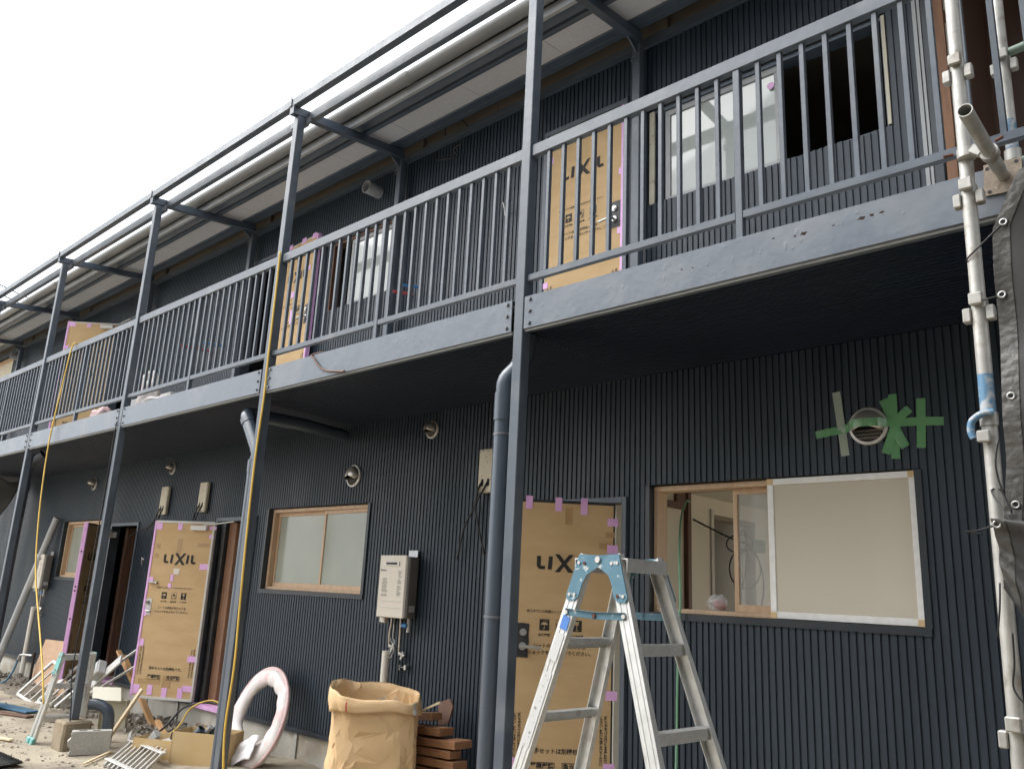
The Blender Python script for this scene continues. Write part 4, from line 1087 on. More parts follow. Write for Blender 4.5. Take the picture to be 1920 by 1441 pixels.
# ------------------------------------------------------------------ stepladders
def ladder(x0, y0, th, Ha, wt, ku, a, kv, z_bot, rungs, label, kv2=None, rail=.058, blue=True, lean=0.0):
    kv2 = kv if kv2 is None else kv2
    u = V((math.cos(th), math.sin(th), 0)); v = V((math.sin(th), -math.cos(th), 0))
    t = thing('stepladder', label, 'stepladder', (x0, y0, z_bot))
    def pt(s, l, z):
        d = Ha - z
        return V((x0, y0, z)) + u * s * (wt / 2 + ku * d) + v * (l * (a + (kv if l < 0 else kv2) * d) + lean * d)
    for l in (-1, 1):
        for s in (-1, 1):
            p, q = pt(s, l, z_bot), pt(s, l, Ha)
            ax = (q - p).normalized(); side = v - ax * v.dot(ax); side.normalize(); out = ax.cross(side) * 1.0
            if out.dot(u) * s < 0: out = -out
            m = MB(); m.ob((p + q) / 2, (q - p) / 2, side * rail / 2, out * .0022)
            for e_ in (-1, 1):
                m.ob((p + q) / 2 + side * e_ * (rail / 2 - .0012) - out * .0135, (q - p) / 2, side * .0014, out * .0115)
                m.ob((p + q) / 2 + side * e_ * rail * .22 + out * .003, (q - p) / 2, side * .0022, out * .0012)
            r = m.build('rail', 'alu', t)
            m = MB(); m.ob(p + ax * .02, ax * .04, side * (rail / 2 + .006), out * .017, .005); m.build('foot', 'teal_plastic' if not blue else 'black', t)
        for i, z in enumerate(rungs):
            p, q = pt(-1, l, z), pt(1, l, z)
            p += u * .004; q -= u * .004
            m = MB(); dp = .045
            m.ob((p + q) / 2, (q - p) / 2, v * dp / 2, V((0, 0, .0025))).ob((p + q) / 2 + v * l * (dp / 2 - .001) - V((0, 0, .020)), (q - p) / 2, v * .0012, V((0, 0, .019))).ob((p + q) / 2 - v * l * (dp / 2 - .001) - V((0, 0, .011)), (q - p) / 2, v * .0012, V((0, 0, .010)))
            for e_ in (-.3, 0, .3): m.ob((p + q) / 2 + v * dp * e_ + V((0, 0, .003)), (q - p) / 2, v * .0012, V((0, 0, .001)))
            m.build('tread', 'alu', t)
    # top treads
    for l in (-1, 1):
        p, q = pt(-1, l, Ha - .012), pt(1, l, Ha - .012)
        m = MB().ob((p + q) / 2 - v * l * .002, (q - p) / 2 - u * .004, v * (a * .86), V((0, 0, .003))).ob((p + q) / 2 + v * l * a * .8 - V((0, 0, .026)), (q - p) / 2 - u * .004, v * .0015, V((0, 0, .024)))
        m.build('top_tread', 'alu', t)
    hm = 'ladder_blue' if blue else 'teal_plastic'
    for s in (-1, 1):
        for l in (-1, 1):
            o = u * s * .005
            c0, c1 = pt(s, l, Ha) + o, pt(s, l, Ha - .155) + o
            ax = (c0 - c1).normalized(); sd = v * l
            hw = rail * .56
            mid = V((x0, y0, Ha)) + u * s * (wt / 2 + .0) + o - V((0, 0, .018)) + v * lean * 0
            pts = [c1 + sd * hw - ax * .004, c1 + sd * hw * .5 - ax * .022, c1 - sd * hw * .5 - ax * .022, c1 - sd * hw - ax * .004, c1 - sd * hw * .95 + ax * .045, pt(s, l, Ha - .075) + o - sd * hw * 1.2, mid - V((0, 0, .022)) - sd * .006, mid + V((0, 0, .018)) - sd * .010, c0 - sd * hw * .5 + V((0, 0, .004)), c0 + sd * hw * .9 + V((0, 0, .006))]
            m = MB(); m.prism(pts, u * s * (.003 + .0015 * (l > 0))); m.build('hinge_plate', hm, t)
            for (f, w_) in ((Ha - .028, .5), (Ha - .030, -.35), (Ha - .152, .45), (Ha - .152, -.35)):
                m = MB().disc(pt(s, l, f) + o + u * s * .0045 + sd * hw * w_, u * s, .0068, .004, 10); m.build('rivet', 'rusty_rivet' if (f < Ha - .1) == (l * w_ < 0) and w_ < 0 else 'rivet', t)
        c = V((x0, y0, Ha - .016)) + u * s * (wt / 2 + .008); MB().disc(c, u * s, .0125, .009, 12).build('pivot', 'rivet', t)
        # spreader stay: two links with a knee
        zl = Ha - .225 if blue else Ha - .2
        p, q = pt(s, -1, zl + .004) + u * s * .006, pt(s, 1, zl) + u * s * .006; mid = (p + q) / 2 - V((0, 0, .006))
        for (A_, B_) in ((p, mid), (mid, q)):
            m = MB(); d = (B_ - A_).normalized(); m.bar(A_ - d * .012, B_ + d * .004, .026, .004, (0, 0, 1), .0015); m.bar(A_ - d * .012 + V((0, 0, .0135)) + u * s * .004, B_ + V((0, 0, .0135)) + u * s * .004, .002, .010, (0, 0, 1))
            m.build('spreader', hm, t)
        for (c, mt) in ((p, 'rivet'), (q, 'rivet'), (mid, 'rusty_rivet')): MB().disc(c + u * s * .003, u * s, .0085, .006, 10).build('rivet', mt, t)
    return t, pt, u, v
TH = math.radians(86)
LB, ptL, uL, vL = ladder(-1.972, 2.786, TH, 1.657, .262, .083, .072, .329, G, (1.332, 1.042, .752, .462, .172), 'tall aluminium stepladder with blue hinges standing before the right door', rail=.060)
# worn labels on the near left rail and a plate on a tread
def on_rail(z, wdt, hgt, mat, nm, off=.0):
    p = ptL(-1, -1, z); ax = (ptL(-1, -1, z + .1) - p).normalized(); side = vL - ax * vL.dot(ax); side.normalize()
    out = -(uL - ax * uL.dot(ax)).normalized()
    m = MB().ob(p + out * (.0042 + .0004 * (mat != 'label_white')) + side * off, ax * hgt / 2, side * wdt / 2, out * .0003); m.build(nm, mat, LB)
on_rail(1.395, .040, .055, 'label_blue', 'maker_sticker', .004); on_rail(1.40, .022, .02, 'label_white', 'maker_sticker', .008)
on_rail(1.30, .040, .11, 'label_white', 'worn_sticker'); on_rail(1.06, .042, .30, 'label_white', 'warning_sticker')
rl = random.Random(9)
for k in range(11):
    on_rail(.925 + .27 * k / 10 + rl.uniform(-.01, .01), rl.uniform(.004, .014), rl.choice([.002, .003, .010]), 'grey_print', 'sticker_print', rl.uniform(-.008, .008))
p, q = ptL(-1, -1, 1.332), ptL(1, -1, 1.332); c = (p + q) / 2 - vL * .0245 - V((0, 0, .019)) + uL * .03
MB().ob(c, uL * .065, vL * .0005, V((0, 0, .011))).build('name_plate', 'label_white', LB)

SL = ladder(-8.70, 3.30, math.radians(92), .745, .30, .09, .018, .03, G - .01, (.46, .16), 'short aluminium stepladder with teal fittings leaning folded at the weathered footing', rail=.048, blue=False, lean=-.24)[0]

# ------------------------------------------------------------------ brown paper bag
def crumple(f, nu, nv, v0, v1, off):
    """closed paper wall of uneven flat facets"""
    r = random.Random(13); m = MB(); P_ = []
    for j in range(nv + 1):
        for i in range(nu):
            ju = r.uniform(-.42, .42) if 0 < j else 0; jv = r.uniform(-.42, .42) if 0 < j < nv else 0
            a = 2 * math.pi * (i + ju + .5 * (j % 2)) / nu
            h = max(0, min(1, (j + jv) / nv))
            p = f(a, h); q = f(a, h, .03)
            P_.append(p + (p - q) * r.uniform(-.13, .13) * (1 if 0 < j < nv else 0))
    F = []
    for j in range(nv):
        for i in range(nu):
            a, b, c, d = j * nu + i, j * nu + (i + 1) % nu, (j + 1) * nu + (i + 1) % nu, (j + 1) * nu + i
            F += [(a, b, c), (a, c, d)] if r.random() < .5 else [(a, b, d), (b, c, d)]
    return m.add(P_, F)
def bag():
    cx, cy, H, z0 = -4.655, 3.76, .875, G
    t = thing('paper_bag', 'open brown kraft paper bag with rolled rim standing against the wall', 'bag', (cx, cy, z0))
    e1 = V((.64, .77, 0)).normalized(); e2 = V((-.77, .64, 0)).normalized()       # e1 faces across the view
    def surf(a, h, inset=0.0, wob=1.0):
        k = 2.0 / (4.0 - .7 * h)
        ca, sa = math.cos(a), math.sin(a)
        rx = (.262 + .055 * h ** 1.3 + .02 * math.sin(h * 5)) - inset; ry = .215 + .02 * h - inset
        x = rx * math.copysign(abs(ca) ** k, ca); y = ry * math.copysign(abs(sa) ** k, sa)
        dirv = (e1 * ca + e2 * sa)
        n = noise.noise(V((ca * 1.4, sa * 1.4, h * 2.2))) * .022 + abs(noise.noise(V((ca * 2.0 + h * 1.5 + 5, sa * 2.0 - h, h * 3.0)))) * .040 - .01
        rim = .045 * math.cos(a - 2.4) * h ** 4 + .018 * noise.noise(V((ca * 2, sa * 2, 7))) * h ** 3
        lean = (e1 * -.012 + e2 * .01) * h
        return V((cx, cy, z0)) + e1 * x + e2 * y + dirv * n * wob * min(1, h * 6 + .2) + V((0, 0, H * h + rim)) + lean
    N = 96
    crumple(surf, 46, 20, 0, 1, lambda a: V((0, 0, 0))).build('bag_wall', 'kraft', t, smooth='crease', solid=.003)
    MB().add([surf(2 * math.pi * k / 24, .01, .01) for k in range(24)], [tuple(range(24))]).build('bag_base', 'kraft', t)
    def cuff(u, v):
        a = 2 * math.pi * u; d = .115 + .025 * math.sin(a * 2 + 1) + .012 * noise.noise(V((math.cos(a) * 3, math.sin(a) * 3, 2)))
        h = 1.004 - v * d
        o = (e1 * math.cos(a) + e2 * math.sin(a))
        return surf(a, h) + o * (.002 + .020 * math.sin(min(1, v * 1.25) * math.pi * .62) + .004 * noise.noise(V((a * 4, v * 3, 1))))
    MB().grid(cuff, 90, 6).build('rolled_rim', 'kraft', t, smooth=True, solid=.003)
    for (a, mat, w_, nm) in ((4.30, 'red_mark', .035, 'red_mark'), (5.58, 'silver_tape', .17, 'clear_tape'), (5.93, 'brown_wood', .03, 'dark_mark')):
        MB().grid(lambda u, v: cuff((a + w_ * (u - .5)) / (2 * math.pi), .12 + .86 * v) + (e1 * math.cos(a) + e2 * math.sin(a)) * .0035, 4, 6).build(nm, mat, t, smooth=True)
    for (a, b, c_, s) in ((.02, -.03, .80, .10), (.10, .03, .78, .11), (-.06, .05, .74, .12)):
        p = V((cx, cy, z0 + c_)) + e1 * a + e2 * b
        MB().add([p - e1 * s * .6 - V((0, 0, s)), p + e1 * s * .5 - V((0, 0, s)), p + e1 * s * .32 + V((0, 0, s * .5)) + e2 * .02, p - e1 * s * .2 + V((0, 0, s * .35))], [(0, 1, 2, 3)]).build('paper_scrap', 'paper_white', t, solid=.002)
    MB().add([surf(2 * math.pi * k / 24, .62, .012) for k in range(24)], [tuple(range(24))]).build('waste_fill', 'timber_pale', t)
    return t
bag()

# ------------------------------------------------------------------ boards piled behind the bag
bd = [  # right end, left end, label
    ((-4.50, 4.17, .640), (-4.95, 4.20, .585), 'broken dark board end on top of the plank pile beside the bag'),
    ((-4.36, 4.14, .560), (-5.25, 4.20, .500), 'uppermost long reddish brown plank of the pile behind the bag'),
    ((-4.20, 4.15, .500), (-5.20, 4.18, .440), 'reddish brown plank reaching farthest right, second from the top of the pile'),
    ((-4.24, 4.12, .435), (-5.20, 4.17, .385), 'reddish brown plank third from the top of the pile behind the bag'),
    ((-4.20, 4.13, .375), (-5.20, 4.16, .330), 'reddish brown plank fourth from the top of the pile behind the bag'),
    ((-4.24, 4.14, .310), (-5.20, 4.16, .270), 'reddish brown plank fifth from the top of the pile behind the bag'),
    ((-4.22, 4.12, .245), (-5.20, 4.16, .210), 'reddish brown plank fourth from the bottom of the pile behind the bag'),
    ((-4.20, 4.14, .175), (-5.20, 4.16, .150), 'reddish brown plank third from the bottom of the pile behind the bag'),
    ((-4.24, 4.13, .105), (-5.20, 4.16, .085), 'reddish brown plank second from the bottom of the pile behind the bag'),
    ((-4.20, 4.14, .035), (-5.20, 4.16, .015), 'lowest reddish brown plank of the pile behind the bag')]
for i, (p, q, lab) in enumerate(bd):
    m = MB().bar(p, q, .050, .10 + .03 * (i % 3), (0, 0, 1), .003)
    tag(m.build('plank', 'deck_timber'), lab, 'plank', 'brown planks piled behind the paper bag')
tag(MB().add([(-4.62, 4.30, .56), (-4.50, 4.28, .58), (-4.47, 4.29, .70), (-4.53, 4.31, .745), (-4.66, 4.32, .70), (-4.62, 4.315, .56), (-4.50, 4.295, .58), (-4.47, 4.305, .70), (-4.53, 4.325, .745), (-4.66, 4.335, .70)],
    [(0, 1, 2, 3, 4), (9, 8, 7, 6, 5), (0, 5, 6, 1), (1, 6, 7, 2), (2, 7, 8, 3), (3, 8, 9, 4), (4, 9, 5, 0)]).build('board_scrap', 'brown_wood'), 'small split board standing between the bag and the siding', 'board')
tag(MB().bar((-4.42, 4.12, .745), (-4.72, 4.05, .60), .014, .012, (0, 0, 1)).build('wood_stick', 'timber_pale'), 'thin wooden stick slanting up to the right out of the bag corner', 'stick')

# ------------------------------------------------------------------ coil of red tubing wrapped in white plastic, leaning on the wall
def coil():
    c = V((-6.90, 4.245, .318)); t = thing('tubing_coil', 'oval coil of red tubing wrapped in white plastic leaning on the siding', 'tubing coil', (c.x, c.y, G))
    up = V((-.10, .30, 1)).normalized(); ex = V((1, .02, .06)); ex = (ex - up * ex.dot(up)).normalized(); nn = ex.cross(up).normalized()
    if nn.y > 0: nn = -nn
    R, r = .300, .07
    def ringp(a): return c + ex * math.cos(a) * R * .98 + up * math.sin(a) * R * 1.06
    # three turns of tube
    for k in range(3):
        for j in (-1, 1):
            MB().tube([ringp(2 * math.pi * i / 48) + (ringp(2 * math.pi * i / 48) - c) * (.06 + .06 * k) + nn * j * .018 for i in range(48)], .017, 8, closed=True).build('tube_turn', 'red_tube', t, smooth=True)
    def wrap(u, v):
        a = 2 * math.pi * u; b = 2 * math.pi * v
        d = (ringp(a) - c).normalized()
        w = 1 + .26 * noise.noise(V((math.cos(a) * 3, math.sin(a) * 3, math.cos(b)))) + .07 * noise.noise(V((math.cos(a) * 9, math.sin(a) * 9, math.sin(b) * 2)))
        lo_ = .05 * max(0, -math.sin(a)) * max(0, -math.cos(b))
        return ringp(a) + d * (.040 + (math.cos(b) * (.076 + lo_)) * w) + nn * math.sin(b) * .046 * w
    MB().grid(wrap, 96, 18).build('plastic_wrap', 'wrap_white', t, smooth=True)
    MB().tube([ringp(2 * math.pi * i / 40 ) * 1 + (ringp(2 * math.pi * i / 40) - c).normalized() * .112 + nn * .012 for i in range(-9, 24)], .015, 8).build('exposed_turn', 'wrap_pink', t, smooth=True)
    def flap(u, v):
        p = c + ex * (-.30 + .50 * u) - up * (.20 + .20 * v + .05 * math.sin(u * 5)) + nn * (.075 + .03 * noise.noise(V((u * 4, v * 4, 0))) + .03 * v)
        return p
    MB().grid(flap, 18, 10).build('loose_wrap', 'cloth_white', t, smooth=True, solid=.002)
coil()

# ------------------------------------------------------------------ cardboard boxes with pipe pieces
def carton(c, ax, w, d, hgt, label, flap=True):
    c = V(c); ax = V((*ax, 0)).normalized(); ay = V((-ax.y, ax.x, 0)); th_ = .004
    t = thing('cardboard_box', label, 'cardboard box', c)
    m = MB()
    m.ob(c + V((0, 0, .004)), ax * w / 2, ay * d / 2, V((0, 0, .003)))
    for s in (-1, 1):
        m.ob(c + ax * s * (w / 2 - th_) + V((0, 0, hgt / 2)), ax * th_ / 2, ay * d / 2, V((0, 0, hgt / 2)))
        m.ob(c + ay * s * (d / 2 - th_) + V((0, 0, hgt / 2)), ax * (w / 2 - th_ * 1.6), ay * th_ / 2, V((0, 0, hgt / 2)))
    m.build('box_wall', 'cardboard_box', t)
    return t, c, ax, ay
t, c, ax, ay = carton((-7.17, 3.93, G), (.80, .50), .52, .30, .27, 'taller open cardboard box holding grey pipe pieces beside the post')
MB().pipe(c + ax * -.14 + V((0, 0, .16)) - ay * .08, c + ax * -.02 + V((0, 0, .30)) - ay * .09, .036, .031, 18).build('pipe_piece', 'pvc_grey', t, smooth='auto')
MB().pipe(c + ax * -.06 + V((0, 0, .15)), c + ax * .12 + V((0, 0, .335)) - ay * .05, .024, .020, 16).build('pipe_piece', 'pvc_grey', t, smooth='auto')
MB().tube([c + ax * -.10 + V((0, 0, .15)), c + ax * .06 + V((0, 0, .32)) - ay * .08], .020, 14).build('pipe_piece', 'pvc_light', t, smooth='auto')
MB().ob(c + V((0, 0, .15)), ax * .25, ay * .14, V((0, 0, .004))).build('box_fill', 'paint_grey_panel', t)
B_ = c + ax * -.262 + V((0, 0, .14)); MB().ob(B_, ax * .0006, ay * .02, V((0, 0, .12))).build('box_tape', 'packing_tape', t)
t, c, ax, ay = carton((-7.62, 3.80, G), (.82, .46), .50, .34, .17, 'low open cardboard box with white scraps and dark pipe ends')
MB().ob(c + ax * .10 + V((0, 0, .13)), ax * .14, ay * .13, V((0, 0, .02)), .004).build('white_scrap', 'light_plastic', t)
MB().ob(c + ax * -.16 + V((0, 0, .15)), ax * .03 + V((0, 0, .04)), ay * .035, V((0, 0, .025)) - ax * .02, .004).build('white_scrap', 'label_white', t)
MB().pipe(c + ax * .02 + V((0, 0, .13)), c + ax * .03 + V((0, 0, .21)), .016, .012, 12).build('pipe_piece', 'black', t, smooth='auto')
MB().tube([c + ax * .10 + V((0, 0, .14)), c + ax * .16 - ay * .08 + V((0, 0, .17))], .012, 10).build('pipe_piece', 'black', t, smooth='auto')

# window lattice lying before the boxes
t = thing('window_grille', 'white metal window grille lying in front of the cardboard boxes', 'grille', (-7.3, 3.45, G))
o = V((-7.95, 3.60, .02)); e = V((.999, -.03, .0)); f = V((.74, -.66, -.12))
for k in range(9):
    p = o + e * (.01 + .082 * k)
    MB().bar(p - f * .12, p + f * .62, .030, .014, (0, 0, 1), .002).build('grille_bar', 'white_steel', t)
for s in (.0, .52): MB().bar(o - e * .03 + f * s + V((0, 0, .02)), o + e * .72 + f * s + V((0, 0, .02)), .012, .045, (0, 0, 1), .002).build('grille_rail', 'white_steel', t)
MB().ob(o + e * -.03 + V((0, 0, .06)), e * .03 + V((0, 0, .02)), f * .022, V((0, 0, .03)), .004).build('end_block', 'label_white', t)

# ------------------------------------------------------------------ cinder block, timbers, stick
m = MB(); c = V((-8.10, 3.30, G + .10)); ax = V((.36, .93, 0)).normalized(); ay = V((-ax.y, ax.x, 0))
cb = thing('concrete_block', 'grey hollow concrete block with a broken end leaning at the weathered footing', 'concrete block', (c.x, c.y, G))
def cbf():
    L_, Hh, T_ = .165, .098, .05
    m = MB(); rr = random.Random(2)
    pts = [(-L_, -Hh)] + [(-L_ + rr.uniform(-.02, .012), -Hh + .196 * k / 7) for k in range(1, 7)] + [(-L_ + .01, Hh), (L_, Hh), (L_, -Hh)]
    m.prism([c + ax * a + V((0, 0, b)) + ay * T_ for a, b in pts], -ay * 2 * T_); m.build('block_body', 'cinder', cb)
    for k in (-.07, .04): MB().ob(c + ax * k + V((0, 0, Hh + .0008)), ax * .032, ay * .018, V((0, 0, .0006))).build('core_hole', 'black', cb)
cbf()
tag(MB().bar((-7.62, 3.08, G + .02), (-7.98, 3.44, G + .025), .014, .022, (0, 0, 1), .002).build('wood_lath', 'timber_pale'), 'thin pale wooden lath lying on the ground before the broken concrete block', 'lath')
tag(MB().bar((-8.62, 3.68, G + .02), (-8.44, 3.86, .415), .045, .026, (1, 0, 0), .003).build('timber', 'timber_pale'), 'pale new batten leaning up to the right below the open cardboard door', 'timber')
tag(MB().bar((-8.80, 4.22, -.05), (-9.86, 4.24, .60), .060, .034, (0, 1, 0), .003).build('timber', 'timber_orange'), 'orange brown timber leaning left against the wall beside the open cardboard door', 'timber')
tag(MB().bar((-8.92, 4.27, -.05), (-10.10, 4.27, .64), .05, .030, (0, 1, 0), .003).build('timber', 'timber_orange'), 'second orange brown timber just behind the first, left of the open cardboard door', 'timber')
tag(MB().bar((-8.32, 4.10, G + .05), (-8.78, 4.22, .05), .035, .05, (0, 0, 1), .003).build('timber', 'timber_orange'), 'short orange timber lying on the rubble below the open door', 'timber')

# leaning strips, meter box and cream panel between the doors
t = thing('frame_strips', 'pair of pale aluminium strips leaning left of the open cardboard door', 'strips', (-10.2, 4.1, G))
for (p, q) in (((-10.42, 3.95, .10), (-9.22, 4.28, .86)), ((-10.30, 3.95, .06), (-9.10, 4.28, .70))):
    MB().bar(p, q, .030, .016, (0, -1, .3), .002).build('strip', 'white_steel', t)
t = thing('electric_meter', 'old white electricity meter with loose wires leaning among the timbers', 'meter', (-9.9, 4.1, .1))
ax = V((.86, .1, .52)).normalized(); up = V((-.52, .25, .82)).normalized(); nn = ax.cross(up).normalized()
c = V((-9.86, 4.06, .42))
MB().ob(c, ax * .34, up * .05, nn * .012, .003).build('back_board', 'light_plastic', t)
MB().ob(c + up * .05 - ax * .06 + nn * .06, ax * .10, up * .075, nn * .05, .012).build('meter_case', 'label_white', t)
MB().ob(c + up * .055 - ax * .045 + nn * .112, ax * .075, up * .055, nn * .003).build('meter_glass', 'paint_grey_panel', t)
for k in range(3): MB().tube(smooth_path([c - ax * .15 + nn * .05, c - ax * .24 - up * (.05 + .03 * k) + nn * .10, c - ax * .32 + up * (.02 * k) + nn * .07, c - ax * .38 - up * .08 + nn * .06], 6), .006, 6).build('loose_wire', ['cable_white', 'light_plastic', 'cable_black'][k], t, smooth=True)
t = thing('box_cover', 'cream plastic cabinet cover propped on the rubble behind the weathered footing', 'cabinet cover', (-9.1, 3.9, G))
c = V((-9.12, 3.92, .075)); ax = V((.80, .58, .02)).normalized(); up = V((.05, .02, .98)); up = (V((.28, .12, .95)) - ax * V((.28, .12, .95)).dot(ax)).normalized(); nn = ax.cross(up)
m = MB().ob(c, ax * .15, up * .17, nn * .006)
for s in (-1, 1): m.ob(c + ax * s * .147 + nn * .025, ax * .003, up * .17, nn * .022).ob(c + up * s * .167 + nn * .025, ax * .144, up * .003, nn * .022)
m.build('cover_tray', 'cream_plastic', t)
c2 = c + up * .22 - ax * .10 + nn * .01
MB().ob(c2, ax * .16, (up * .3 + V((-.6, .2, .12))).normalized() * .10, nn * .006, .003).build('cover_lid', 'cream_plastic', t)

# ------------------------------------------------------------------ far left: plywood sheet, aluminium sashes, grey tube, tap and hose, corrugated sheet
tag(MB().add([(-12.95, 4.30, -.10), (-11.75, 4.36, -.10), (-11.95, 4.43, .60), (-12.92, 4.43, .57), (-12.95, 4.312, -.10), (-11.75, 4.372, -.10), (-11.95, 4.442, .60), (-12.92, 4.442, .57)],
    [(0, 1, 2, 3), (7, 6, 5, 4), (0, 4, 5, 1), (1, 5, 6, 2), (2, 6, 7, 3), (3, 7, 4, 0)]).build('plywood_sheet', 'plywood'), 'reddish plywood sheet leaning on the wall at far left', 'plywood')
def sash_frame(o, e, f, w, hgt, nbar, label):
    o, e, f = V(o), V(e).normalized(), V(f).normalized()
    t = thing('old_window', label, 'window', o)
    for s in (0, 1): MB().bar(o + e * w * s, o + e * w * s + f * hgt, .035, .03, e, .003).build('stile', 'white_steel', t)
    for s in (0, 1): MB().bar(o + f * hgt * s - e * .01, o + f * hgt * s + e * (w + .01), .035, .03, f, .003).build('rail', 'white_steel', t)
    for k in range(1, nbar): MB().bar(o + e * w * k / nbar, o + e * w * k / nbar + f * hgt, .02, .018, e, .002).build('bar', 'light_plastic', t)
    return t
sash_frame((-12.0, 3.90, G + .05), (.93, .02, -.10), (.62, .18, .48), .62, .72, 3, 'white aluminium sash leaning nearest the plywood sheet')
sash_frame((-11.35, 3.92, G + .03), (.95, .02, -.06), (.62, .22, .50), .50, .74, 3, 'white aluminium sash leaning behind the short stepladder')
t = thing('leaning_tube', 'long grey plastic tube leaning on the wall beside the far left heater', 'tube', (-14.2, 4.2, G))
MB().tube([(-14.05, 4.15, -.1), (-13.35, 4.44, 2.27)], .05, 16).build('tube_wall', 'pvc_light', t, smooth='auto')
t = thing('water_tap', 'standing water tap with blue hose by the far left foundation', 'tap', (-12.95, 4.25, G))
MB().bar((-12.86, 4.30, G), (-12.86, 4.30, .40), .03, .03, (1, 0, 0)).build('tap_post', 'black', t)
m = MB().tube(smooth_path([(-12.88, 4.28, .36), (-13.0, 4.22, .36), (-13.10, 4.20, .345), (-13.13, 4.19, .29)], 5), .016, 8).tube([(-13.0, 4.22, .36), (-13.0, 4.22, .42)], .008, 6).bar((-13.04, 4.22, .425), (-12.96, 4.22, .425), .01, .014); m.build('spout', 'chrome', t, smooth='auto')
MB().tube(smooth_path([(-13.13, 4.19, .30), (-13.16, 4.17, .15), (-13.20, 4.10, .0), (-13.35, 4.0, -.03), (-13.7, 3.95, -.02)], 6), .014, 8).build('hose', 'blue_hose', t, smooth=True)
tag(MB().ob((-14.25, 4.15, .10), (.16, 0, 0), (0, .12, 0), (0, 0, .20), .004).build('cardboard_carton', 'cardboard_box'), 'closed cardboard carton at the left edge against the wall', 'carton')
# scattered boards on the ground at left
for (p, q, w_, mt, lab) in (((-11.6, 3.42, G + .03), (-10.55, 3.62, G + .03), .16, 'blue_hose', 'flat blue painted board lying on the ground at left'),
                       ((-11.0, 3.22, G + .02), (-10.3, 3.52, G + .02), .10, 'brown_wood', 'dark brown board lying on the ground at left'),
                       ((-10.2, 3.55, G + .03), (-9.35, 3.80, G + .04), .05, 'stud_wood', 'rusty brown batten lying on the dirt behind the short stepladder'),
                       ((-9.4, 2.78, G + .02), (-9.0, 2.95, G + .02), .05, 'timber_pale', 'pale scrap of wood lying on the concrete at left')):
    tag(MB().bar(p, q, .018, w_, (0, 0, 1), .003).build('scrap_board', mt), lab, 'board', 'scrap boards on the ground')
def corr(u, v):
    x = -8.75 + .92 * u; y = 2.30 + .38 * v - .0 * u
    return (x, y, G + .022 + .010 * math.sin(u * 2 * math.pi * 15) + .02 * u * v)
t = MB().grid(corr, 110, 4).build('corrugated_sheet', 'black', smooth=True, solid=.003)
tag(t, 'dark corrugated plastic sheet lying on the ground in the lower left corner', 'corrugated sheet')

# ------------------------------------------------------------------ cords and hoses
cable('extension_cord', [(-5.72, 3.225, 4.12), (-5.725, 3.232, 3.9), (-5.715, 3.232, 3.2), (-5.705, 3.232, 2.9), (-5.72, 3.23, 2.4), (-5.70, 3.228, 1.8), (-5.66, 3.22, 1.3), (-5.60, 3.20, .9), (-5.57, 3.17, .5), (-5.50, 3.16, .2), (-5.45, 3.15, G + .01), (-5.2, 3.1, G + .01)], .0085, 'cord_yellow', 'yellow extension cord running down the post nearest the frosted window', 'cord', k=5)
cable('extension_cord', [(-10.22, 3.30, 4.09), (-10.21, 3.25, 4.13), (-10.23, 3.225, 4.05), (-10.27, 3.21, 3.6), (-10.32, 3.20, 3.0), (-10.22, 3.18, 2.5), (-10.05, 3.16, 2.0), (-9.80, 3.14, 1.5), (-9.45, 3.12, 1.1), (-9.05, 3.08, .75), (-8.78, 3.05, .5), (-8.66, 3.05, .3)], .0085, 'cord_yellow', 'yellow extension cord hanging free from the left handrail', 'cord', k=5)
cable('extension_cord', [(-5.0, 3.9, ZD + .02), (-5.35, 4.0, ZD + .01), (-5.6, 3.7, ZD + .02), (-5.35, 3.45, ZD + .05), (-5.02, 3.32, ZD + .02)], .008, 'cord_yellow', 'yellow cord lying on the upper walkway by the second post', 'cord')
cable('black_cable', [(-8.52, 3.225, 3.0), (-8.53, 3.23, 2.2), (-8.545, 3.22, 1.2), (-8.51, 3.20, .6), (-8.40, 3.20, .3), (-8.36, 3.22, G)], .006, 'cable_black', 'thin black cable strapped down the post over the weathered footing', 'cable')
cable('green_hose', [(-3.22, 5.42, 2.22), (-3.12, 5.2, 2.19), (-2.95, 4.85, 2.02), (-2.76, 4.52, 1.75), (-2.715, 4.455, 1.50), (-2.72, 4.45, 1.38), (-2.735, 4.45, 1.0), (-2.75, 4.45, .5), (-2.80, 4.42, G)], .0075, 'hose_green', 'thin green cord hanging out of the open window down the siding', 'cord')
cable('supply_cord', [(-7.9, 4.46, .27), (-8.1, 4.40, .30), (-8.3, 4.25, .24), (-8.35, 4.12, .08), (-8.38, 4.02, -.02), (-8.2, 3.95, -.04)], .010, 'cable_black', 'black cord trailing out of the open doorway onto the rubble', 'cord')
cable('supply_cord', [(-7.9, 4.47, .275), (-8.08, 4.41, .32), (-8.22, 4.28, .24), (-8.22, 4.18, .08), (-8.25, 4.08, -.02), (-7.95, 3.98, -.03)], .009, 'cord_yellow', 'orange brown cord trailing out of the open doorway beside a black one', 'cord')
cable('brown_wire', [(-4.86, 3.9, ZD + .01), (-4.98, 3.36, 3.16), (-5.10, 3.245, 3.145), (-5.06, 3.232, 3.10), (-4.93, 3.23, 3.0), (-4.72, 3.232, 2.955), (-4.66, 3.232, 2.95)], .007, 'brown_wood', 'brown wire drooping over the edge beam right of the second post', 'wire')
cable('roof_cable', [(-4.9, 4.46, 5.56), (-4.98, 4.40, 5.66), (-5.12, 4.40, 5.66), (-5.18, 4.44, 5.56)], .008, 'cable_black', 'black cable loop poking out of the plywood band near the second cross beam', 'cable')
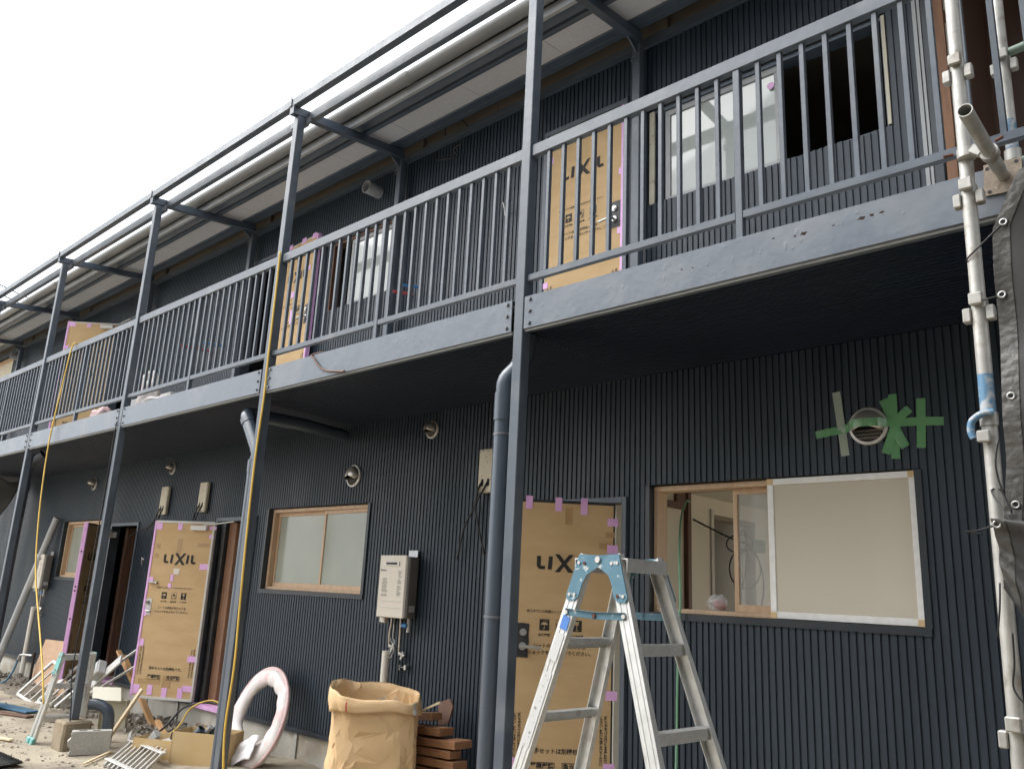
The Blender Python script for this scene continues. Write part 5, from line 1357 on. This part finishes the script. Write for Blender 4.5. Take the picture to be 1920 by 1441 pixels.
cable('wall_cable', [(-5.35, 4.49, 5.47), (-5.25, 4.42, 5.33), (-5.08, 4.40, 5.27), (-4.98, 4.44, 5.28), (-5.02, 4.42, 5.35), (-4.90, 4.40, 5.36)], .008, 'cable_black', 'black cable sticking out of the upper siding right of the galvanised duct', 'cable')
cable('wire_tail', [(-4.36, 4.49, 4.55), (-4.36, 4.42, 4.62), (-4.31, 4.38, 4.56), (-4.28, 4.37, 4.46)], .006, 'cable_white', 'pale wire tail sticking out of the upper siding behind the second railing', 'wire')
cable('wire_tail', [(-10.32, 4.49, 1.62), (-10.15, 4.40, 1.70), (-10.0, 4.36, 1.68)], .007, 'cable_white', 'short pale wire sticking out of the siding left of the open door', 'wire')
# red and blue tube ends
for (x, z, mt, L_, lab) in ((-5.55, 4.105, 'red_tube', .17, 'red tube end poking through the upper siding beside a blue one'), (-5.45, 4.15, 'blue_tube', .15, 'blue tube end poking through the upper siding beside a red one'),
                       (-9.35, 4.20, 'red_tube', .34, 'long red tube poking out of the upper siding in the third bay'), (-9.05, 4.22, 'blue_tube', .22, 'blue tube poking out of the upper siding in the third bay')):
    tag(MB().pipe((x, YW + .01, z), (x - .06, YW - L_, z - .012), .013, .009, 12).build('tube_end', mt, smooth='auto'), lab, 'tube end')

# ------------------------------------------------------------------ stuff on the upper walkway (third and fourth bay)
def blob(name, c, r, mat, label, cat, sx=1, sy=1, sz=1, seed=0, amp=.35):
    def f(u, v):
        a = 2 * math.pi * u; b = math.pi * v
        d = V((math.sin(b) * math.cos(a), math.sin(b) * math.sin(a), -math.cos(b)))
        k = 1 + amp * noise.noise(d * 1.9 + V((seed, 0, 0))) + amp * .4 * noise.noise(d * 5 + V((0, seed, 0)))
        return V(c) + V((d.x * sx, d.y * sy, d.z * sz)) * r * k
    return tag(MB().grid(f, 28, 16).build(name, mat, smooth=True), label, cat)
blob('plastic_bundle', (-8.80, 3.62, 3.36), .15, 'wrap_white', 'white and pink plastic bundle on the walkway behind the third post', 'bundle', .75, .7, 1.7, 3, .5)
blob('plastic_bundle', (-8.35, 3.55, 3.215), .17, 'wrap_white', 'low white plastic bundle on the walkway right of the third post', 'bundle', 1.4, .9, .5, 8)
blob('red_bag', (-9.95, 3.60, 3.25), .15, 'wrap_pink', 'crumpled pink red plastic bag on the walkway of the fourth bay', 'bag', 1.0, .8, .9, 5)
tag(MB().ob((-9.35, 3.75, 3.29), (.24, 0, 0), (0, .02, 0), (0, 0, .16), .004).build('plasterboard', 'paint_grey_panel'), 'pale grey plasterboard standing on the walkway of the fourth bay', 'plasterboard')
tag(MB().ob((-9.1, 3.95, 3.42), (.30, 0, 0), (0, .10, 0), (0, 0, .06), .004).build('grey_carton', 'light_plastic'), 'pale grey carton on the walkway behind the grey plasterboard', 'carton')
for k in range(4):
    tag(MB().bar((-10.9, 3.42 + .05 * k, ZD + .02 + .02 * (k % 2)), (-9.9, 3.45 + .05 * k, ZD + .025 + .03 * (k % 2)), .018, .05, (0, 0, 1), .002).build('timber_offcut', 'timber_orange' if k % 2 else 'timber_pale'),
        ['pale offcut at the outer edge of the upper walkway pile', 'brown offcut second from the outer edge of the upper walkway pile', 'pale offcut third from the outer edge of the upper walkway pile', 'brown offcut at the wall side of the upper walkway pile'][k], 'offcut', 'offcuts on the upper walkway')
tag(MB().bar((-13.6, 3.5, ZD + .03), (-11.5, 3.5, ZD + .06), .09, .03, (0, 0, 1), .002).build('plank', 'stud_wood'), 'brown plank lying on the walkway at far left', 'plank')

# ------------------------------------------------------------------ green tape strips round the vent
def strip(pts, wd, mat, label, y=YW - .0035, bow=0.0):
    """tape strip along pts (x, z), lying on the crests of the siding"""
    m = MB(); vs = []; P_ = smooth_path([V((x, yy if yy is not None else y, z)) for (x, z, yy) in pts], 5)
    for i, p in enumerate(P_):
        a = P_[max(0, i - 1)]; b = P_[min(len(P_) - 1, i + 1)]; d = (b - a); d.y = 0; d.normalize(); s = V((-d.z, 0, d.x))
        w = .0025 * noise.noise(V((p.x * 30, p.z * 30, 1)))
        for k in (-1, -.33, .33, 1):
            vs.append(p + s * wd / 2 * k + V((0, w + .0018 * noise.noise(V((p.x * 60 + k * 3, p.z * 60, 4))), 0)))
    n = 4
    m.add(vs, [(i * n + k, i * n + k + 1, (i + 1) * n + k + 1, (i + 1) * n + k) for i in range(len(P_) - 1) for k in range(n - 1)])
    return tag(m.build('tape_strip', mat, smooth=True), label, 'tape', 'green masking tape around the vent hood')
Y_ = None
strip([(-1.728, 2.675, Y_), (-1.712, 2.50, Y_), (-1.695, 2.31, Y_)], .045, 'pale_film', 'leftmost upright strip of pale green tape on the siding')
strip([(-1.855, 2.440, Y_), (-1.76, 2.452, Y_), (-1.68, 2.460, YW - .008), (-1.63, 2.468, YW - .072), (-1.57, 2.470, YW - .086), (-1.50, 2.470, YW - .070), (-1.44, 2.468, YW - .012), (-1.30, 2.462, YW - .006), (-1.186, 2.452, YW - .005)], .045, 'green_film', 'long level strip of green tape across the vent hood', YW - .006)
strip([(-1.428, 2.625, Y_), (-1.43, 2.45, Y_), (-1.432, 2.275, Y_)], .045, 'green_film', 'upright green tape strip just right of the vent hood', YW - .0045)
strip([(-1.287, 2.585, Y_), (-1.295, 2.45, Y_), (-1.303, 2.322, Y_)], .045, 'green_film', 'rightmost upright strip of green tape', YW - .0045)
strip([(-1.475, 2.60, Y_), (-1.44, 2.50, Y_), (-1.41, 2.40, Y_), (-1.375, 2.33, YW - .02)], .048, 'green_film', 'slanting green tape strip falling to the right beside the vent hood', YW - .007)
strip([(-1.345, 2.535, YW - .012), (-1.41, 2.475, Y_), (-1.45, 2.38, Y_), (-1.48, 2.305, Y_)], .046, 'green_film', 'slanting green tape strip falling to the left beside the vent hood', YW - .009)

# ------------------------------------------------------------------ scaffold at the right edge
def pockets(t, x, y, z, s=1.0):
    m = MB()
    for sg in (-1, 1):
        m.ob((x + sg * .037 * s, y - .004, z - .028), (.0135 * s, 0, 0), (0, .018 * s, 0), (0, 0, .026 * s), .004)
    m.ob((x, y - .034 * s, z + .022), (.022 * s, 0, 0), (0, .012 * s, 0), (0, 0, .022 * s), .004).ob((x, y + .034 * s, z + .022), (.022 * s, 0, 0), (0, .012 * s, 0), (0, 0, .022 * s), .004)
    m.build('wedge_pocket', 'tube_steel', t)
px, py = -.660, 3.085
SP = thing('scaffold_pole', 'galvanised scaffold pole with wedge pockets in front of the walkway at the right', 'scaffold pole', (px, py, G))
def lean_x(z): return px - .022 * (3.6 - z) / 2.5
MB().tube([(lean_x(z), py, z) for z in (G, 1.5, 2.14)] , .0243, 20).build('tube_lower', 'tube_steel', SP, smooth='auto')
MB().tube([(lean_x(z), py, z) for z in (2.14, 2.30)], .0245, 20).build('painted_band', 'tube_blue', SP, smooth='auto')
MB().tube([(lean_x(z), py, z) for z in (2.30, 3.0, 4.0, 5.2)], .0243, 20).build('tube_upper', 'tube_steel', SP, smooth='auto')
MB().tube([(lean_x(2.145), py, 2.12), (lean_x(2.145), py, 2.165)], .0285, 20).build('joint_collar', 'tube_steel', SP, smooth='auto')
for z in (3.50, 2.985, 2.545, 1.155): pockets(SP, lean_x(z), py, z)
MB().tube(smooth_path([(px + .01, py - .035, 2.16), (px - .02, py - .04, 2.158), (px - .055, py - .04, 2.135), (px - .062, py - .04, 2.10), (px - .055, py - .04, 2.075)], 5), .012, 10).build('lock_hook', 'tube_blue', SP, smooth='auto')
B(px - .045, px - .005, py - .05, py - .03, 2.06, 2.10, .004).build('lock_block', 'tube_steel', SP)
S2 = thing('scaffold_pole', 'second scaffold pole standing on a screw jack behind the railing', 'scaffold pole', (-.603, 3.62, ZD))
MB().tube([(-.594, 3.62, 5.2), (-.603, 3.62, 3.52)], .0243, 18).build('tube_upper', 'tube_steel', S2, smooth='auto')
MB().tube([(-.603, 3.62, 3.52), (-.604, 3.62, 3.38)], .0245, 18).build('painted_band', 'tube_blue', S2, smooth='auto')
MB().tube([(-.604, 3.62, 3.38), (-.604, 3.62, 3.33)], .032, 16).build('jack_nut', 'tube_steel', S2, smooth='auto')
m = MB()
for k in range(12): m.tube([(-.604, 3.62, 3.33 - .016 * k), (-.604, 3.62, 3.322 - .016 * k)], .019, 14).tube([(-.604, 3.62, 3.322 - .016 * k), (-.604, 3.62, 3.314 - .016 * k)], .016, 14)
m.build('jack_screw', 'jack_brown', S2, smooth='auto')
MB().tube([(-.68, 3.60, 3.30), (-.604, 3.60, 3.315), (-.50, 3.60, 3.33)], .012, 8).build('jack_handle', 'green_paint', S2, smooth='auto')
B(-.664, -.544, 3.56, 3.68, ZD - .002, ZD + .008).build('jack_plate', 'jack_brown', S2)
pockets(S2, -.598, 3.62, 3.80)
MB().tube([(-.575, 3.62, 3.84), (.2, 3.62, 3.90)], .019, 14).build('ledger', 'green_paint', S2, smooth='auto')
# tie tube pressed against the edge beam
TT = thing('tie_tube', 'scaffold tie tube pointing at the viewer, its brown plate against the edge beam', 'scaffold tube', (-.578, 3.2, 3.08))
MB().pipe((-.574, 2.72, 3.105), (-.578, 3.17, 3.09), .0235, .0205, 24).build('tube_outer', 'tube_steel', TT, smooth='auto')
MB().tube([(-.577, 3.10, 3.092), (-.578, 3.236, 3.088)], .0205, 18).build('tube_inner', 'tube_steel', TT, smooth='auto')
MB().ob((-.580, 3.236, 3.086), (.063, 0, -.004), (0, .003, 0), (.004, 0, .063)).build('base_plate', 'jack_brown', TT)
for a in (-.048, .048):
    for b in (-.048, .048): MB().disc((-.580 + a, 3.2325, 3.086 + b), (0, -1, 0), .007, .001, 10).build('plate_hole', 'black', TT)
m = MB().tube([(-.577, 3.02, 3.094), (-.577, 3.055, 3.094)], .031, 16).tube([(px + .005, 3.06, 3.11), (px + .005, 3.06, 3.145)], .032, 16).bar((px + .03, 3.03, 3.125), (-.60, 3.03, 3.10), .03, .03)
m.build('coupler', 'tube_steel', TT, smooth='auto')
MB().tube([(px - .03, 3.03, 3.125), (px - .062, 3.02, 3.122)], .006, 8).build('coupler_bolt', 'rusty_rivet', TT, smooth='auto')
MB().tube([(-.552, 3.02, 3.125), (-.527, 3.015, 3.13)], .006, 8).build('coupler_bolt', 'rusty_rivet', TT, smooth='auto')

# ------------------------------------------------------------------ grey tarpaulins tied to the pole
def tarp(name, label, corner, nu, nv, eyelets, hem=True):
    t = thing(name, label, 'tarpaulin', corner(0, 1))
    def wr(u, v, d=0.0):
        p = V(corner(u, v))
        w = .040 * noise.noise(V((u * 1.8 + 1, v * 2.6, 3))) + .016 * noise.noise(V((u * 4 + v * 3, v * 4.5, 1))) + .0025 * noise.noise(V((u * 15, v * 18, 5)))
        fold = .018 * math.sin((u * 2.3 + v * 2.2) * 3.2) * min(1, u * 3)
        return p + V((0, -w - fold * .6 - d, 0))
    MB().grid(wr, nu, nv).build('sheet', 'tarp', t, smooth=True, solid=.0015)
    if hem:
        MB().grid(lambda u, v: wr(u * .055, v, .003 + .0025 * noise.noise(V((u * 4, v * 75, 0)))), 5, nv * 3).build('hem', 'tarp_hem', t, smooth=True)
    for (u, v) in eyelets:
        c = wr(u, v, .006)
        MB().tube([c + V((.0105 * math.cos(a), 0, .0105 * math.sin(a))) for a in [2 * math.pi * k / 16 for k in range(16)]], .0038, 6, closed=True).build('eyelet', 'chrome', t, smooth=True)
        MB().disc(c + V((0, .002, 0)), (0, -1, 0), .008, .001, 10).build('eyelet_hole', 'black', t)
    return t, wr
def c_up(u, v):      # u right, v up
    z = 1.72 + v * (2.985 - 1.72)
    xl = -.632 + .075 * max(0, (z - 2.1) / .9) ** 1.4 - .012 * math.sin(z * 5) - .02 * max(0, (2.0 - z) / .3)
    if z > 2.8: xl += (z - 2.8) * .42
    return (xl + u * .95, 3.035 - .02 * u, z + .05 * u * (1 - v))
T1, w1 = tarp('tarpaulin', 'upper dark grey tarpaulin laced to the scaffold pole at the right edge', c_up, 44, 70, [(.03, .865), (.02, .665), (.035, .10), (.03, .38)])
def c_lo(u, v):
    zt = 1.80 - .10 * u; zb = max(.55, 1.585 - 1.35 * u)
    z = zb + v * (zt - zb)
    return (-.672 + .012 * (1 - v) + u * .75, 3.0 - .05 * u, z)
T2, w2 = tarp('tarpaulin', 'lower dark grey tarpaulin bunched at its tied corner on the pole', c_lo, 40, 34, [(.022, .93), (.16, .40), (.12, .06)])
for (p, q) in ((w1(.03, .865), (px - .03, py - .02, 2.72)), (w1(.02, .665), (px - .03, py - .02, 2.56)), (w2(.022, .93), (px - .11, py - .02, 1.765)), (w2(.10, .9), (px - .02, py - .03, 1.90))):
    p = V(p); q = V(q)
    MB().tube(smooth_path([p, (p + q) / 2 + V((0, -.015, -.006)), q, q + V((.045, .02, -.004))], 5), .0032, 6).build('tie_cord', 'cable_black', T1 if p.z > 1.85 else T2, smooth=True)
for pts in ([(-.64, 3.03, 2.06), (-.655, 3.03, 1.98), (-.645, 3.03, 1.90), (-.62, 3.02, 1.82)], [(-.67, 3.0, 1.60), (-.675, 2.99, 1.52), (-.69, 2.99, 1.43)], [(-.655, 3.03, 1.45), (-.66, 3.04, 1.36), (-.668, 3.04, 1.28), (-.62, 3.03, 1.22)]):
    MB().tube(smooth_path(pts, 6), .0032, 6).build('tie_cord', 'cable_black', T2, smooth=True)

# ------------------------------------------------------------------ in the room behind the wide window
t = thing('cable_bundle', 'looped black extension cable with green plug hanging inside the open window', 'cable', (-3.0, 6.0, 2.0))
c = V((-2.98, 6.00, 1.93))
for k, (dx, dz, ra, rb, tl) in enumerate(((-.14, .02, .11, .07, .3), (-.10, -.17, .13, .15, .1), (-.07, -.28, .12, .26, -.1), (-.13, -.10, .05, .22, .5))):
    MB().tube([c + V((dx * .8, dx * .4, dz)) + V((ra * math.cos(a) * .8 + tl * .04 * math.sin(a), ra * math.cos(a) * .4, rb * math.sin(a))) for a in [2 * math.pi * i / 28 for i in range(28)]], .006, 6, closed=True).build('cable_loop', 'cable_black', t, smooth=True)
MB().tube(smooth_path([(-3.25, 5.52, 2.10), (-3.18, 5.68, 2.04), (-3.08, 5.85, 1.97), c], 5), .008, 6).build('cable_run', 'cable_black', t, smooth=True)
MB().ob(c + V((.02, .0, .0)), (.035, .02, 0), (0, .03, .0), (0, 0, .05), .01).build('plug_box', 'hose_green', t)
t = thing('plastic_bag', 'clear plastic bag with red contents on the sill of the open window', 'bag', (-2.56, YW + .10, 1.455))
def pb(u, v):
    a = 2 * math.pi * u; b = math.pi * v; d = V((math.sin(b) * math.cos(a), math.sin(b) * math.sin(a), -math.cos(b)))
    k = 1 + .35 * noise.noise(d * 3 + V((1, 0, 0)))
    return V((-2.54, YW + .085, 1.495)) + V((d.x * .062, d.y * .045, d.z * .048)) * k
MB().grid(pb, 24, 14).build('bag_film', 'clear_plastic', t, smooth=True)
def pr_(u, v):
    a = 2 * math.pi * u; b = math.pi * v; d = V((math.sin(b) * math.cos(a), math.sin(b) * math.sin(a), -math.cos(b)))
    return V((-2.525, YW + .085, 1.484)) + V((d.x * .040, d.y * .03, d.z * .026)) * (1 + .3 * noise.noise(d * 3))
MB().grid(pr_, 18, 10).build('red_contents', 'red_tube', t, smooth=True)

WIRES = [(-33.1, 4.6, 12.46), (-32.2, 10.5, 10.62), (-33.16, 4.87, 12.05), (-32.28, 10.8, 10.3)]
# ------------------------------------------------------------------ far left: wires in the sky, grey dust sheet at the end of the walkway
for (p, q, lab) in ((WIRES[0], WIRES[1], 'upper overhead wire crossing the sky at far left'), (WIRES[2], WIRES[3], 'lower overhead wire crossing the sky at far left')):
    tag(MB().tube(smooth_path([p, (V(p) + V(q)) / 2 - V((0, 0, .15)), q], 8), .022, 6).build('overhead_wire', 'sky_wire', smooth=True), lab, 'wire')
def dust(u, v):
    z = 1.35 + 1.55 * v
    y = 3.45 + .95 * u * (.35 + .65 * v)
    return (-15.2 + .25 * noise.noise(V((u * 3, v * 3, 2))) + .4 * v * 0, y + .02, z + .08 * noise.noise(V((u * 4, v, 6))))
tag(MB().grid(dust, 24, 24).build('dust_sheet', 'dust_cloth', smooth=True, solid=.002), 'grey dust sheet hung under the walkway at the far left end', 'dust sheet')

# ------------------------------------------------------------------ sheeted scaffold out of view, added to block sky light from the right
SS = thing('added_scaffold_screen', 'unseen tall scaffold bay with dark grey sheeting, added to block sky light from the right', 'scaffold', (1.75, 0, G))
def sheetf(u, v):
    y = -4.5 + 7.4 * u; z = .15 + 6.6 * v
    return (1.75 + .06 * noise.noise(V((y * 1.4, z * .6, 1))) + .02 * math.sin(y * 7), y, z)
MB().grid(sheetf, 60, 30).build('sheet', 'tarp', SS, smooth=True)
for k in range(5):
    MB().tube([(1.84, -4.4 + 1.83 * k, G), (1.84, -4.4 + 1.83 * k, 7.0)], .0243, 12).build('pole', 'tube_steel', SS, smooth='auto')
for z in (1.9, 3.7, 5.5):
    MB().tube([(1.84, -4.5, z), (1.84, 3.0, z)], .0213, 10).build('ledger', 'tube_steel', SS, smooth='auto')

# ------------------------------------------------------------------ the house across the narrow yard, behind the viewer
NH = thing('neighbour_house', 'pale two storey house across the yard behind the viewer', 'house', (-1.5, -3.6, G))
hx0, hx1, hy0, hy1, hz = -6.2, 5.0, -10.5, -3.4, 5.0
B(hx0, hx1, hy0, hy1, G - .05, hz).build('wall', 'house_wall', NH)
MB().add([(hx0 - .5, hy0 - .5, hz), (hx1 + .5, hy0 - .5, hz), (hx1 + .5, hy1 + .5, hz), (hx0 - .5, hy1 + .5, hz), (hx0 + 3, (hy0 + hy1) / 2, hz + 1.5), (hx1 - 3, (hy0 + hy1) / 2, hz + 1.5),
          (hx0 - .5, hy0 - .5, hz + .12), (hx1 + .5, hy0 - .5, hz + .12), (hx1 + .5, hy1 + .5, hz + .12), (hx0 - .5, hy1 + .5, hz + .12)],
         [(3, 2, 1, 0), (0, 1, 7, 6), (1, 2, 8, 7), (2, 3, 9, 8), (3, 0, 6, 9), (6, 7, 5, 4), (7, 8, 5), (8, 9, 4, 5), (9, 6, 4)]).build('roof', 'house_roof', NH)
for x in (-4.9, -1.6, 1.9):
    for z in (.9, 3.4):
        w = B(x, x + 1.6, hy1 - .02, hy1 + .04, z, z + 1.1).build('window', 'white_alu', NH)
        B(x + .05, x + .78, hy1 + .041, hy1 + .046, z + .05, z + 1.05).build('pane', 'house_glass', w)
        B(x + .82, x + 1.55, hy1 + .041, hy1 + .046, z + .05, z + 1.05).build('pane', 'house_glass', w)

# ------------------------------------------------------------------ chips and crumbs scattered over the yard
rd = random.Random(21); m = MB()
for i in range(1500):
    x = rd.uniform(-13.5, -6.4); y = 2.3 + 1.5 * rd.random() ** .8
    s = rd.choice([.004, .006, .008, .012, .02]) * rd.uniform(.7, 1.3)
    c = V((x, y, gz(x, y) + s * .25)); a0 = rd.uniform(0, 6.3); fl = rd.uniform(.25, .7)
    e1 = V((math.cos(a0), math.sin(a0), rd.uniform(-.2, .2))); e2 = V((-math.sin(a0), math.cos(a0), 0)) * rd.uniform(.4, 1)
    vs = [c + e1 * s, c - e1 * s * rd.uniform(.6, 1.2), c + e2 * s, c - e2 * s, c + V((0, 0, s * fl)), c - V((0, 0, s * fl))]
    m.add(vs, [(0, 2, 4), (2, 1, 4), (1, 3, 4), (3, 0, 4), (2, 0, 5), (1, 2, 5), (3, 1, 5), (0, 3, 5)])
tag(m.build('debris', 'debris'), 'small chips and crumbs scattered over the concrete yard', 'debris', kind='stuff')
